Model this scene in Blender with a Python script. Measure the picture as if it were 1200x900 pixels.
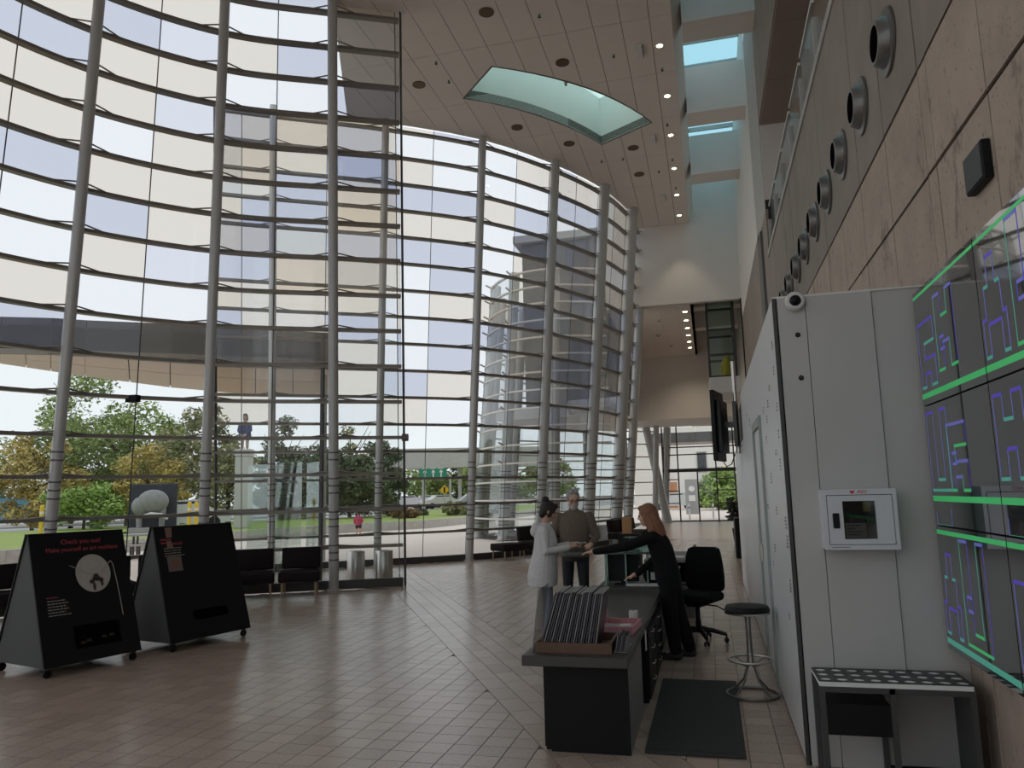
import bpy, bmesh, math, random
from math import sin, cos, pi, radians, sqrt, atan2, hypot
from mathutils import Vector, Matrix
from mathutils.geometry import delaunay_2d_cdt

# ------------------------------------------------------------------ camera, world, exposure
for o in list(bpy.data.objects):
    bpy.data.objects.remove(o)
scene = bpy.context.scene
COL = scene.collection
FPX = 888.0                              # focal length in pixels of the 1200 x 900 frame
PITCH, ROLL, YAW, EYE = radians(8.262), radians(1.395), radians(14.319), 1.65
fw = Vector((-sin(YAW) * cos(PITCH), cos(YAW) * cos(PITCH), sin(PITCH)))
r0 = Vector((cos(YAW), sin(YAW), 0))
u0 = r0.cross(fw)
RT = r0 * cos(ROLL) - u0 * sin(ROLL)
UP = r0 * sin(ROLL) + u0 * cos(ROLL)
cd = bpy.data.cameras.new('camera')
cd.sensor_width = 36.0
cd.lens = 36.0 * FPX / 1200.0
cd.clip_end = 600
cam = bpy.data.objects.new('camera', cd)
cam.matrix_world = Matrix(((RT.x, UP.x, -fw.x, 0), (RT.y, UP.y, -fw.y, 0), (RT.z, UP.z, -fw.z, EYE), (0, 0, 0, 1)))
COL.objects.link(cam)
scene.camera = cam

world = bpy.data.worlds.new('overcast_sky')
scene.world = world
world.use_nodes = True
wn = world.node_tree
bg = wn.nodes['Background']
bg.inputs['Color'].default_value = (0.93, 0.965, 1.0, 1)
bg.inputs['Strength'].default_value = 0.93

scene.view_settings.view_transform = 'Standard'
scene.view_settings.look = 'None'
scene.view_settings.exposure = 0.2
scene.view_settings.gamma = 1.0
scene.view_settings.use_curve_mapping = False
scene.cycles.transparent_max_bounces = 32
scene.cycles.max_bounces = 10
scene.cycles.diffuse_bounces = 5

# ------------------------------------------------------------------ pixel -> place
def ray(px, py):
    return fw + RT * ((px - 600) / FPX) - UP * ((py - 450) / FPX)
def onz(px, py, z=0.0):
    d = ray(px, py); t = (z - EYE) / d.z
    return Vector((0, 0, EYE)) + d * t
def onx(px, py, x):
    d = ray(px, py)
    return Vector((0, 0, EYE)) + d * (x / d.x)
def ony(px, py, y):
    d = ray(px, py)
    return Vector((0, 0, EYE)) + d * (y / d.y)
def ond(px, py, dist):
    return Vector((0, 0, EYE)) + ray(px, py) * dist

# ------------------------------------------------------------------ materials
MATS = {}
def mat(name, col, rough=0.6, metal=0.0, spec=0.5, noise=None, bump=0.0, emit=None, est=1.0, rnd=0.0):
    """procedural principled material. noise=(scale, amount): value variation. rnd: per-island value variation."""
    if name in MATS:
        return MATS[name]
    m = bpy.data.materials.new(name)
    m.use_nodes = True
    nt = m.node_tree
    b = nt.nodes['Principled BSDF']
    b.inputs['Base Color'].default_value = (*col, 1)
    b.inputs['Roughness'].default_value = rough
    b.inputs['Metallic'].default_value = metal
    b.inputs['Specular IOR Level'].default_value = spec
    last = None
    if noise or rnd:
        rgb = nt.nodes.new('ShaderNodeHueSaturation')
        rgb.inputs['Color'].default_value = (*col, 1)
        val = None
        if noise:
            tc = nt.nodes.new('ShaderNodeTexCoord')
            n = nt.nodes.new('ShaderNodeTexNoise')
            n.inputs['Scale'].default_value = noise[0]
            n.inputs['Detail'].default_value = 6
            n.inputs['Roughness'].default_value = 0.65
            nt.links.new(tc.outputs['Object'], n.inputs['Vector'])
            mr = nt.nodes.new('ShaderNodeMapRange')
            mr.inputs['From Min'].default_value = 0.3
            mr.inputs['From Max'].default_value = 0.7
            mr.inputs['To Min'].default_value = 1 - noise[1]
            mr.inputs['To Max'].default_value = 1 + noise[1]
            nt.links.new(n.outputs['Fac'], mr.inputs['Value'])
            val = mr.outputs['Result']
            if bump:
                bp = nt.nodes.new('ShaderNodeBump')
                bp.inputs['Strength'].default_value = bump
                bp.inputs['Distance'].default_value = 0.01
                nt.links.new(n.outputs['Fac'], bp.inputs['Height'])
                nt.links.new(bp.outputs['Normal'], b.inputs['Normal'])
        if rnd:
            g = nt.nodes.new('ShaderNodeNewGeometry')
            oi = nt.nodes.new('ShaderNodeObjectInfo')
            ad = nt.nodes.new('ShaderNodeMath'); ad.operation = 'ADD'
            nt.links.new(g.outputs['Random Per Island'], ad.inputs[0])
            nt.links.new(oi.outputs['Random'], ad.inputs[1])
            fr = nt.nodes.new('ShaderNodeMath'); fr.operation = 'FRACT'
            nt.links.new(ad.outputs[0], fr.inputs[0])
            m2 = nt.nodes.new('ShaderNodeMapRange')
            m2.inputs['To Min'].default_value = 1 - rnd
            m2.inputs['To Max'].default_value = 1 + rnd
            nt.links.new(fr.outputs[0], m2.inputs['Value'])
            if val is not None:
                mu = nt.nodes.new('ShaderNodeMath'); mu.operation = 'MULTIPLY'
                nt.links.new(val, mu.inputs[0]); nt.links.new(m2.outputs[0], mu.inputs[1])
                val = mu.outputs[0]
            else:
                val = m2.outputs[0]
        nt.links.new(val, rgb.inputs['Value'])
        nt.links.new(rgb.outputs['Color'], b.inputs['Base Color'])
    if emit:
        b.inputs['Emission Color'].default_value = (*emit, 1)
        b.inputs['Emission Strength'].default_value = est
    MATS[name] = m
    return m

def glass(name, tint, gloss=0.05, frost=0.0):
    """thin architectural glass: tinted straight-through transmission, a little mirror, optional printed frit"""
    if name in MATS:
        return MATS[name]
    m = bpy.data.materials.new(name)
    m.use_nodes = True
    nt = m.node_tree
    nt.nodes.remove(nt.nodes['Principled BSDF'])
    out = nt.nodes['Material Output']
    t = nt.nodes.new('ShaderNodeBsdfTransparent')
    t.inputs['Color'].default_value = (*[c ** 0.5 for c in tint], 1)     # two faces per pane
    g = nt.nodes.new('ShaderNodeBsdfGlossy')
    g.inputs['Roughness'].default_value = 0.02
    lw = nt.nodes.new('ShaderNodeLayerWeight')
    lw.inputs['Blend'].default_value = 0.25
    mr = nt.nodes.new('ShaderNodeMapRange')
    mr.inputs['To Min'].default_value = gloss * 0.4
    mr.inputs['To Max'].default_value = min(0.5, gloss * 6)
    nt.links.new(lw.outputs['Fresnel'], mr.inputs['Value'])
    mx = nt.nodes.new('ShaderNodeMixShader')
    nt.links.new(mr.outputs['Result'], mx.inputs['Fac'])
    nt.links.new(t.outputs[0], mx.inputs[1]); nt.links.new(g.outputs[0], mx.inputs[2])
    last = mx
    if frost:
        tr = nt.nodes.new('ShaderNodeBsdfTranslucent')
        tr.inputs['Color'].default_value = (*[c ** 0.5 for c in tint], 1)
        m2 = nt.nodes.new('ShaderNodeMixShader')
        m2.inputs['Fac'].default_value = frost
        nt.links.new(mx.outputs[0], m2.inputs[1]); nt.links.new(tr.outputs[0], m2.inputs[2])
        last = m2
    nt.links.new(last.outputs[0], out.inputs['Surface'])
    MATS[name] = m
    return m

# ------------------------------------------------------------------ mesh builder
class MB:
    def __init__(s):
        s.v = []; s.f = []; s.mi = []; s.cur = 0
    def add(s, vs, fs):
        o = len(s.v)
        s.v += [tuple(p) for p in vs]
        s.f += [tuple(i + o for i in f) for f in fs]
        s.mi += [s.cur] * len(fs)
        return s
    def box(s, x0, x1, y0, y1, z0, z1, T=None):
        vs = [Vector(p) for p in ((x0,y0,z0),(x1,y0,z0),(x1,y1,z0),(x0,y1,z0),(x0,y0,z1),(x1,y0,z1),(x1,y1,z1),(x0,y1,z1))]
        if T is not None: vs = [T @ p for p in vs]
        return s.add(vs, [(0,3,2,1),(4,5,6,7),(0,1,5,4),(1,2,6,5),(2,3,7,6),(3,0,4,7)])
    def rbox(s, x0, x1, y0, y1, z0, z1, b=0.02, seg=2, T=None):
        """box with rounded edges"""
        bm = bmesh.new()
        bmesh.ops.create_cube(bm, size=1.0)
        for v in bm.verts:
            v.co = Vector(((x0+x1)/2 + v.co.x*(x1-x0), (y0+y1)/2 + v.co.y*(y1-y0), (z0+z1)/2 + v.co.z*(z1-z0)))
        bmesh.ops.bevel(bm, geom=list(bm.edges), offset=b, segments=seg, affect='EDGES', profile=0.5)
        bm.verts.index_update()
        vs = [(T @ v.co) if T is not None else v.co.copy() for v in bm.verts]
        fs = [[v.index for v in f.verts] for f in bm.faces]
        bm.free()
        return s.add(vs, fs)
    def hexa(s, p):
        """eight corners: bottom four, top four"""
        return s.add(p, [(0,3,2,1),(4,5,6,7),(0,1,5,4),(1,2,6,5),(2,3,7,6),(3,0,4,7)])
    def tube(s, pts, r, n=8, cap=True, flat=None):
        """round tube along pts; r a number or list. flat=(a, b): rectangle half sizes (side, up) instead"""
        pts = [Vector(p) for p in pts]
        N = len(pts)
        rs = r if isinstance(r, (list, tuple)) else [r] * N
        rings = []
        prev = None
        for i, p in enumerate(pts):
            d = (pts[min(i+1, N-1)] - pts[max(i-1, 0)])
            if d.length < 1e-9: d = Vector((0,0,1))
            d.normalize()
            if flat:
                up = Vector((0,0,1)) if abs(d.z) < 0.9 else Vector((0,1,0))
                a = d.cross(up).normalized(); b = a.cross(d).normalized()
                rings.append([p + a*sx*flat[0] + b*sy*flat[1] for sx, sy in ((-1,-1),(1,-1),(1,1),(-1,1))])
            else:
                if prev is None:
                    a = d.orthogonal().normalized()
                else:
                    a = (prev - d * prev.dot(d))
                    a = a.normalized() if a.length > 1e-6 else d.orthogonal().normalized()
                prev = a
                b = d.cross(a)
                rings.append([p + (a*cos(2*pi*k/n) + b*sin(2*pi*k/n)) * rs[i] for k in range(n)])
        m = len(rings[0])
        vs = [q for rg in rings for q in rg]
        fs = []
        for i in range(N-1):
            for k in range(m):
                fs.append((i*m+k, i*m+(k+1) % m, (i+1)*m+(k+1) % m, (i+1)*m+k))
        if cap:
            fs.append(tuple(range(m-1, -1, -1))); fs.append(tuple((N-1)*m+k for k in range(m)))
        return s.add(vs, fs)
    def cyl(s, p0, p1, r, n=16, r1=None):
        return s.tube([p0, p1], [r, r if r1 is None else r1], n)
    def lathe(s, prof, n=24, T=None, sx=1.0, sy=1.0):
        """profile of (radius, z) turned about z"""
        vs = []; fs = []
        for (r, z) in prof:
            for k in range(n):
                p = Vector((max(r, 1e-4)*cos(2*pi*k/n)*sx, max(r, 1e-4)*sin(2*pi*k/n)*sy, z))
                vs.append(T @ p if T is not None else p)
        for i in range(len(prof)-1):
            for k in range(n):
                fs.append((i*n+k, i*n+(k+1) % n, (i+1)*n+(k+1) % n, (i+1)*n+k))
        fs.append(tuple(range(n-1, -1, -1))); fs.append(tuple((len(prof)-1)*n+k for k in range(n)))
        return s.add(vs, fs)
    def ball(s, c, r, n=12, m=8, sx=1, sy=1, sz=1):
        c = Vector(c)
        prof = [(r*sin(pi*i/m), -r*cos(pi*i/m)) for i in range(m+1)]
        T = Matrix.Translation(c) @ Matrix.Diagonal((sx, sy, sz, 1))
        return s.lathe(prof, n, T)
    def prism(s, poly, d0, d1):
        """polygon of 3D points extruded from +d0 to +d1 (vectors)"""
        d0 = Vector(d0); d1 = Vector(d1)
        n = len(poly)
        vs = [Vector(p)+d0 for p in poly] + [Vector(p)+d1 for p in poly]
        fs = [tuple(range(n-1, -1, -1)), tuple(range(n, 2*n))]
        for k in range(n):
            fs.append((k, (k+1) % n, n+(k+1) % n, n+k))
        return s.add(vs, fs)
    def torus(s, c, R, r, n=32, m=8, T=None):
        c = Vector(c); vs = []; fs = []
        for i in range(n):
            a = 2*pi*i/n
            for k in range(m):
                b = 2*pi*k/m
                p = c + Vector(((R+r*cos(b))*cos(a), (R+r*cos(b))*sin(a), r*sin(b)))
                vs.append(T @ p if T is not None else p)
        for i in range(n):
            for k in range(m):
                fs.append((i*m+k, ((i+1) % n)*m+k, ((i+1) % n)*m+(k+1) % m, i*m+(k+1) % m))
        return s.add(vs, fs)
    def mesh(s, name, mats, smooth=False):
        me = bpy.data.meshes.new(name)
        me.from_pydata(s.v, [], s.f)
        if not isinstance(mats, (list, tuple)): mats = [mats]
        for m in mats: me.materials.append(m)
        if len(mats) > 1:
            me.polygons.foreach_set('material_index', s.mi)
        bm = bmesh.new(); bm.from_mesh(me)
        bmesh.ops.recalc_face_normals(bm, faces=bm.faces)
        bm.to_mesh(me); bm.free()
        if smooth:
            me.polygons.foreach_set('use_smooth', [True]*len(me.polygons))
            try: me.set_sharp_from_angle(angle=radians(40))
            except Exception: pass
        me.update()
        return me
    def build(s, name, mats, parent=None, smooth=False):
        return link(name, s.mesh(name, mats, smooth), parent)

def link(name, data, parent=None):
    o = bpy.data.objects.new(name, data)
    COL.objects.link(o)
    if parent is not None: o.parent = parent
    return o
def tag(o, label=None, cat=None, group=None, kind=None):
    if label: o['label'] = label
    if cat: o['category'] = cat
    if group: o['group'] = group
    if kind: o['kind'] = kind
    return o
def empty(name, loc=(0,0,0), rz=0.0):
    o = link(name, None)
    o.empty_display_size = 0.1
    o.location = loc; o.rotation_euler = (0, 0, rz)
    return o
def thing(name, label, cat, loc=(0,0,0), rz=0.0, group=None):
    return tag(empty(name, loc, rz), label, cat, group)
def struct(o, label=None):
    o['kind'] = 'structure'
    if label: o['label'] = label
    return o
def dup(root, loc=None, rz=None, label=None, group=None):
    def cp(o, par):
        c = o.copy(); COL.objects.link(c)
        if par is not None: c.parent = par
        for ch in [q for q in bpy.data.objects if q.parent == o]:
            cp(ch, c)
        return c
    r = cp(root, None)
    if loc is not None: r.location = loc
    if rz is not None: r.rotation_euler = (0, 0, rz)
    if label: r['label'] = label
    if group: r['group'] = group
    return r
def RZ(a): return Matrix.Rotation(a, 4, 'Z')
def TR(x, y, z): return Matrix.Translation((x, y, z))
def frame(o, x, y, z):
    """matrix from origin and three axes"""
    m = Matrix.Identity(4)
    for i in range(3):
        m[i][0] = x[i]; m[i][1] = y[i]; m[i][2] = z[i]; m[i][3] = o[i]
    return m
def clip_poly(rect, outer, holes):
    """pieces (lists of 2D points) of convex polygon rect inside outer and outside holes"""
    vs = []; fs = []
    for poly in [rect, outer] + holes:
        if sum(poly[i][0]*poly[(i+1) % len(poly)][1]-poly[(i+1) % len(poly)][0]*poly[i][1] for i in range(len(poly))) < 0:
            poly = poly[::-1]
        o = len(vs); vs += [Vector(p) for p in poly]; fs.append(list(range(o, o+len(poly))))
    V, E, F, ov, oe, of = delaunay_2d_cdt(vs, [], fs, 1, 1e-5)
    out = []
    for f, src in zip(F, of):
        if 0 in src and 1 in src and not any(k in src for k in range(2, 2+len(holes))):
            out.append([V[i].copy() for i in f])
    return out
def inside(p, poly):
    c = False; n = len(poly)
    for i in range(n):
        a = poly[i]; b = poly[(i+1) % n]
        if (a[1] > p[1]) != (b[1] > p[1]) and p[0] < (b[0]-a[0])*(p[1]-a[1])/(b[1]-a[1])+a[0]:
            c = not c
    return c
def catmull(P, t):
    """point on the polyline through P at parameter t (0..len-1)"""
    n = len(P); i = max(0, min(n-2, int(t))); u = t - i
    p1 = Vector(P[i]); p2 = Vector(P[i+1])
    p0 = Vector(P[i-1]) if i > 0 else p1*2 - p2
    p3 = Vector(P[i+2]) if i+2 < n else p2*2 - p1
    return 0.5*((2*p1) + (p2-p0)*u + (2*p0-5*p1+4*p2-p3)*u*u + (3*p1-p0-3*p2+p3)*u*u*u)
rng = random.Random(7)
# ================================================================== MATERIALS
def pits(m):
    """dark pits and rough veins in the stone"""
    nt = m.node_tree; b = nt.nodes['Principled BSDF']
    src = b.inputs['Base Color'].links[0].from_socket
    tc = nt.nodes.new('ShaderNodeTexCoord')
    fac = None
    for sc_, lo, hi, st in ((30, .60, .66, .8), (2.3, .58, .64, .45)):
        mp = nt.nodes.new('ShaderNodeMapping'); mp.inputs['Scale'].default_value = (1, 1.6, .8)
        nt.links.new(tc.outputs['Object'], mp.inputs['Vector'])
        n = nt.nodes.new('ShaderNodeTexNoise'); n.inputs['Scale'].default_value = sc_; n.inputs['Detail'].default_value = 8; n.inputs['Roughness'].default_value = .7
        nt.links.new(mp.outputs[0], n.inputs['Vector'])
        mr = nt.nodes.new('ShaderNodeMapRange'); mr.inputs['From Min'].default_value = lo; mr.inputs['From Max'].default_value = hi; mr.inputs['To Max'].default_value = st
        nt.links.new(n.outputs['Fac'], mr.inputs['Value'])
        mx = nt.nodes.new('ShaderNodeMix'); mx.data_type = 'RGBA'
        nt.links.new(mr.outputs[0], mx.inputs['Factor']); nt.links.new(src, mx.inputs[6]); mx.inputs[7].default_value = (.09, .07, .055, 1)
        src = mx.outputs[2]
    nt.links.new(src, b.inputs['Base Color'])
M_tile = mat('floor_tile_terracotta_granite', (0.43, 0.325, 0.265), 0.24, spec=0.8, noise=(60, 0.2), rnd=0.12)
M_grout = mat('floor_grout', (0.11, 0.09, 0.08), 0.8)
M_ceil = mat('ceiling_panel_white', (0.80, 0.725, 0.67), 0.65, noise=(0.6, 0.03))
M_gap = mat('ceiling_joint', (0.16, 0.14, 0.13), 0.9)
M_stone = mat('stone_slab_brown', (0.44, 0.35, 0.285), 0.75, noise=(3.0, 0.12), bump=0.15, rnd=0.07)
pits(M_stone)
M_stone_up = mat('stone_slab_smooth_taupe', (0.28, 0.24, 0.20), 0.7, noise=(2.0, 0.10), rnd=0.06)
M_joint = mat('stone_joint', (0.035, 0.03, 0.028), 0.95)
M_white = mat('white_painted_board', (0.74, 0.72, 0.69), 0.55, noise=(1.5, 0.02))
M_greywall = mat('grey_laminate_board', (0.52, 0.505, 0.495), 0.5, noise=(0.9, 0.03))
M_plaster = mat('white_plaster', (0.76, 0.72, 0.68), 0.8, noise=(1.2, 0.02))
M_beige = mat('beige_plaster', (0.62, 0.50, 0.40), 0.8)
M_brown = mat('brown_soffit_panel', (0.30, 0.235, 0.195), 0.6, noise=(1.0, 0.05))
M_conc = mat('concrete_grey', (0.44, 0.43, 0.41), 0.8, noise=(4, 0.08))
M_dconc = mat('dark_concrete', (0.16, 0.155, 0.15), 0.8)
M_black = mat('black_laminate', (0.007, 0.007, 0.008), 0.5, spec=.25, noise=(8, 0.1))
M_rail = mat('bronze_grey_rail', (0.25, 0.225, 0.20), 0.4, metal=0.4)
M_col = mat('silver_grey_column', (0.52, 0.52, 0.51), 0.42, metal=0.3)
M_cold = mat('column_slot_dark', (0.13, 0.13, 0.13), 0.6)
M_steel = mat('brushed_steel', (0.55, 0.53, 0.50), 0.3, metal=1.0)
M_dsteel = mat('dark_steel', (0.07, 0.07, 0.07), 0.45, metal=0.5)
G_clear = glass('glass_clear', (0.90, 0.93, 0.925))
G_white = glass('glass_frit_white', (0.90, 0.92, 0.94), frost=0.05)
G_cream = glass('glass_frit_cream', (0.80, 0.755, 0.69), frost=0.06)
G_lav = glass('glass_frit_lavender', (0.62, 0.65, 0.74), frost=0.05)
G_pale = glass('glass_frit_pale_lavender', (0.75, 0.77, 0.84), frost=0.05)
G_warm = glass('glass_frit_warm', (0.80, 0.73, 0.62), frost=0.06)
G_grey = glass('glass_frit_grey', (0.66, 0.66, 0.64), frost=0.05)
G_dark = glass('glass_smoked', (0.42, 0.43, 0.42))
G_green = glass('glass_green', (0.62, 0.82, 0.76), gloss=0.08)
G_porch = glass('glass_porch', (0.80, 0.90, 0.87), gloss=0.08)
G_sky = glass('skylight_glass_blue', (0.46, 0.82, 0.94), frost=0.35)
G_mint = glass('skylight_glass_mint', (0.74, 0.98, 0.92), frost=0.6)

# ================================================================== GLASS CURTAIN WALLS
RAIL0, RSTEP, NR = 0.757, 0.667, 16        # first rail height, spacing, number of rails
CEIL = 10.95
def lean(pts, centre, sign):
    """inward normal * 0.1 for every column foot"""
    out = []
    for p in pts:
        d = Vector((p[0]-centre[0], p[1]-centre[1])).normalized() * (0.1*sign)
        out.append(d)
    return out
def curtain(root, P, L, t0, t1, pane_of, kmax=NR, per=2, rails=True, zbot=0.16, seg=4, out=0.16, rail_h=0.029, ztop=None, rmat=None):
    """glass, rails between parameters t0..t1 of the polyline of column feet P with leans L"""
    def at(t, z, off):
        b = catmull(P, t); l = catmull(L, t)
        n = l.normalized()
        q = b + l*z - n*off
        return Vector((q.x, q.y, z))
    ts = [t0]
    k = math.floor(t0*per)/per + 1/per
    while k < t1 - 1e-6:
        if k > t0 + 1e-6: ts.append(k)
        k += 1/per
    ts.append(t1)
    zs = [zbot] + [RAIL0+RSTEP*i for i in range(kmax)]
    if ztop: zs.append(ztop)
    for i in range(len(ts)-1):
        a, b = ts[i], ts[i+1]
        for j in range(len(zs)-1):
            m = MB()
            za, zb = zs[j]+0.004, zs[j+1]-0.004
            nn = 3
            g = 0.0025
            def q(u, z, o): return at(a+(b-a)*(0.004+0.992*u), z, o)
            vs = []; fs = []
            for s_ in range(nn+1):
                u = s_/nn
                vs += [q(u, za, out+0.045), q(u, zb, out+0.045), q(u, zb, out+0.057), q(u, za, out+0.057)]
            for s_ in range(nn):
                o = s_*4
                for w in range(4):
                    fs.append((o+w, o+(w+1) % 4, o+4+(w+1) % 4, o+4+w))
            fs.append((0, 1, 2, 3)); fs.append((nn*4+3, nn*4+2, nn*4+1, nn*4))
            m.add(vs, fs)
            m.build('glass_pane', pane_of(i, j), root)
        if i > 0:
            jt = MB()
            jt.tube([at(a, zs[0], out+.051), at(a, zs[-1], out+.051)], .004, flat=(.006, .008))
            jt.build('glazing_joint', M_dsteel, root)
        if rails:
            # one rail length per pane pair so that the long curve stays a smooth bar
            if i % per == 0 or i == 0:
                e = ts[min(i+per, len(ts)-1)] if i % per == 0 else ts[i+1]
                for j in range(kmax):
                    z = RAIL0+RSTEP*j
                    n_ = 8
                    m = MB()
                    m.tube([at(a+(e-a)*s_/n_, z, out) for s_ in range(n_+1)], 0.03, flat=(0.066, rail_h))
                    m.build('rail', rmat or M_rail, root)
    return at
def columns(root, P, L, idx, radius, at, arms=True, ztop=CEIL, rings=True, kmax=NR, out=0.16, elong=1.0):
    for i in idx:
        b = Vector(P[i]); l = Vector(L[i]); n = l.normalized(); tdir = Vector((-n.y, n.x))
        r = radius[i]
        p0 = Vector((b.x, b.y, 0)); p1 = Vector((b.x+l.x*ztop, b.y+l.y*ztop, ztop))
        m = MB()
        m.tube([p0.lerp(p1, k/6) for k in range(7)], r, 18)
        m.tube([p0, p0+Vector((0,0,0.03))], r*1.35, 18)
        m.build('column', M_col, root, smooth=True)
        if rings:
            for zc, cnt in ((0.55, 3), (1.15, 3), (1.75, 3), (2.35, 2)):
                mr = MB()
                for q in range(cnt):
                    z = zc + q*0.13
                    c = p0.lerp(p1, z/ztop)
                    mr.tube([c-Vector((0,0,0.018)), c+Vector((0,0,0.018))], r*1.012, 18)
                mr.build('slot_band', M_cold, root, smooth=True)
        if arms:
            for j in range(kmax):
                z = RAIL0+RSTEP*j
                if z > ztop-0.05: continue
                c = p0.lerp(p1, (z+0.05)/ztop)
                for sgn in (-1, 1):
                    t = i + sgn*0.26
                    if t < 0 or t > len(P)-1: continue
                    e = at(t, z, out)
                    mr = MB()
                    mr.tube([c + Vector((tdir.x, tdir.y, 0))*sgn*r*0.8*(-1 if (Vector((e.x-c.x, e.y-c.y)).dot(tdir)*sgn) < 0 else 1), e], 0.014, 6)
                    mr.build('bracket_arm', M_rail, root)

def hash2(i, j, s):
    return random.Random(i*131+j*17+s).random()

# ---- front bay (bulges outwards, ends at a free glass edge)
A_C = (-4.372, 6.677)
def arcA(deg): return Vector((A_C[0]+6.619*cos(radians(deg)), A_C[1]+6.619*sin(radians(deg))))
A_P = [Vector(p) for p in ((-11.0, -2.3), (-11.0, .7), (-11.05, 3.1))] + [arcA(d) for d in (190.7, 170.7, 150.6, 130.3, 110.7)]
A_P.append(Vector((-4.62, 13.95)))
A_L = [Vector((.1, 0)), Vector((.1, 0)), Vector((.1, .005))] + lean(A_P[3:8], A_C, -1); A_L.append(A_L[7]*1.0)
winA = struct(empty('window_1'))
LAYOUT = {8: {14: 'c', 13: 'l', 12: 'c', 11: 'c', 10: 'l', 9: 'w', 8: 'w', 7: 'c'}, 10: {15: 'c', 14: 'l', 13: 'c', 12: 'c', 11: 'w', 10: 'c', 9: 'l', 8: 'c', 7: 'w'}, 11: {16: 'c', 15: 'c', 14: 'v', 13: 'c', 12: 'v', 11: 'c', 10: 'c', 9: 'c', 8: 'v', 7: 'w'}}
LAYOUT[9] = LAYOUT[8]
def paneA(i, j):
    if j <= 5: return G_clear
    q = LAYOUT.get(i, {}).get(j)
    if q: return {'c': G_cream, 'l': G_lav, 'w': G_white, 'v': G_pale}[q]
    h = hash2(i, j, 3)
    if j > 12 and h < 0.5: return G_lav if h < 0.28 else G_cream
    return G_cream if h < 0.36 else (G_lav if h < 0.56 else G_white)
atA = curtain(winA, A_P, A_L, 0.0, 7.53, paneA, kmax=18)
columns(winA, A_P, A_L, [1, 2, 3, 4, 5, 6, 7], {1: .085, 2: .085, 3: .085, 4: .085, 5: .088, 6: .088, 7: .09}, atA, ztop=12.1, kmax=18)
m = MB()
nk = 44
m.tube([atA(7.53*k/nk, 0.08, 0.16) for k in range(nk+1)], .05, flat=(0.06, 0.08))
m.build('sill', M_dsteel, winA)
MB().tube([atA(7.545, 0.0, 0.19), atA(7.545, 12, 0.19)], 0.02, flat=(0.012, 0.03)).build('edge_trim', M_dsteel, winA)
for j in range(18):     # rail end caps at the free edge
    e = atA(7.53, RAIL0+RSTEP*j, 0.16)
    if j == 3: MB().cyl(e, e+Vector((0.1, 0.06, 0)), 0.07, 14).build('end_cap', M_rail, winA, smooth=True)

e = atA(5.47, RAIL0+RSTEP*4, .1)
t = thing('sensor_box', 'small black sensor box hanging on a rail of the front glass bay', 'sensor', e)
MB().rbox(-.11, .11, -.06, .06, -.09, .03, .01, 1).build('housing', M_black, t)
MB().lathe([(.03, -.1), (.045, -.09)], 12).build('lens', M_dsteel, t)

# ---- long bay (hollow towards the outside), from the overlap to the rear wall
B_P = [Vector(p) for p in ((-11.0, 15.32), (-9.96, 16.02), (-7.89, 17.31), (-6.02, 18.76), (-4.62, 20.62), (-3.6, 22.6), (-3.02, 24.64), (-2.85, 26.6))]
B_L = lean(B_P, (-14.54, 26.81), 1)
winB = struct(empty('window_2'))
def paneB(i, j):
    h = hash2(i, j, 11)
    if j <= 4: return G_clear
    if i <= 3 and j > 5:
        return G_warm if h < 0.22 else (G_grey if h < 0.5 else (G_lav if h < 0.75 else G_cream))
    return G_cream if h < 0.40 else (G_lav if h < 0.62 else G_white)
atB = curtain(winB, B_P, B_L, 0.0, 7.0, paneB, kmax=16, ztop=CEIL-0.02)
columns(winB, B_P, B_L, [1, 2, 3, 4, 5, 6, 7], {1: .085, 2: .09, 3: .1, 4: .13, 5: .16, 6: .175, 7: .15}, atB, ztop=CEIL)
m = MB()
m.tube([atB(7.0*k/28, 0.08, 0.16) for k in range(29)], .05, flat=(0.06, 0.08))
m.build('sill', M_dsteel, winB)
MB().tube([atB(0, 0.0, 0.19), atB(0, CEIL, 0.19)], 0.02, flat=(0.015, 0.04)).build('edge_trim', M_dsteel, winB)

# ---- bay behind the rear wall (bulges outwards again, seen through the long bay)
C_P = [Vector(p) for p in ((-3.3, 27.3), (-5.4, 26.6), (-7.4, 27.1), (-8.9, 28.9), (-9.4, 31.3), (-8.9, 33.8), (-7.6, 36.0), (-5.9, 38.0), (-4.2, 40.0), (-2.6, 41.5))]
C_L = lean(C_P, (-4.6, 32.6), -1)
winC = struct(empty('window_3'))
atC = curtain(winC, C_P, C_L, 0.0, 9.0, lambda i, j: G_clear if j < 6 else (G_clear if hash2(i, j, 5) < .5 else G_white), kmax=15, per=1, rmat=M_plaster)  # white rails: the daylight falling on them is put into their colour
columns(winC, C_P, C_L, [1, 2, 3, 4, 5, 6, 7, 8], {k: .21 for k in range(10)}, atC, ztop=10.2, arms=False)
for i in (2, 3, 4):      # curved arms out to the rails on the silhouette
    for j in range(3, 15):
        z = RAIL0+RSTEP*j
        b = C_P[i]+C_L[i]*z
        e = atC(i, z, 0.16); n = C_L[i].normalized()
        o_ = Vector((e.x-n.x*.3, e.y-n.y*.3, z+.12))
        MB().tube([(b.x, b.y, z-.16), ((b.x+e.x)/2, (b.y+e.y)/2, z-.12), (e.x, e.y, z), o_], 0.035, 6).build('bracket_arm', M_conc, winC)

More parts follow.
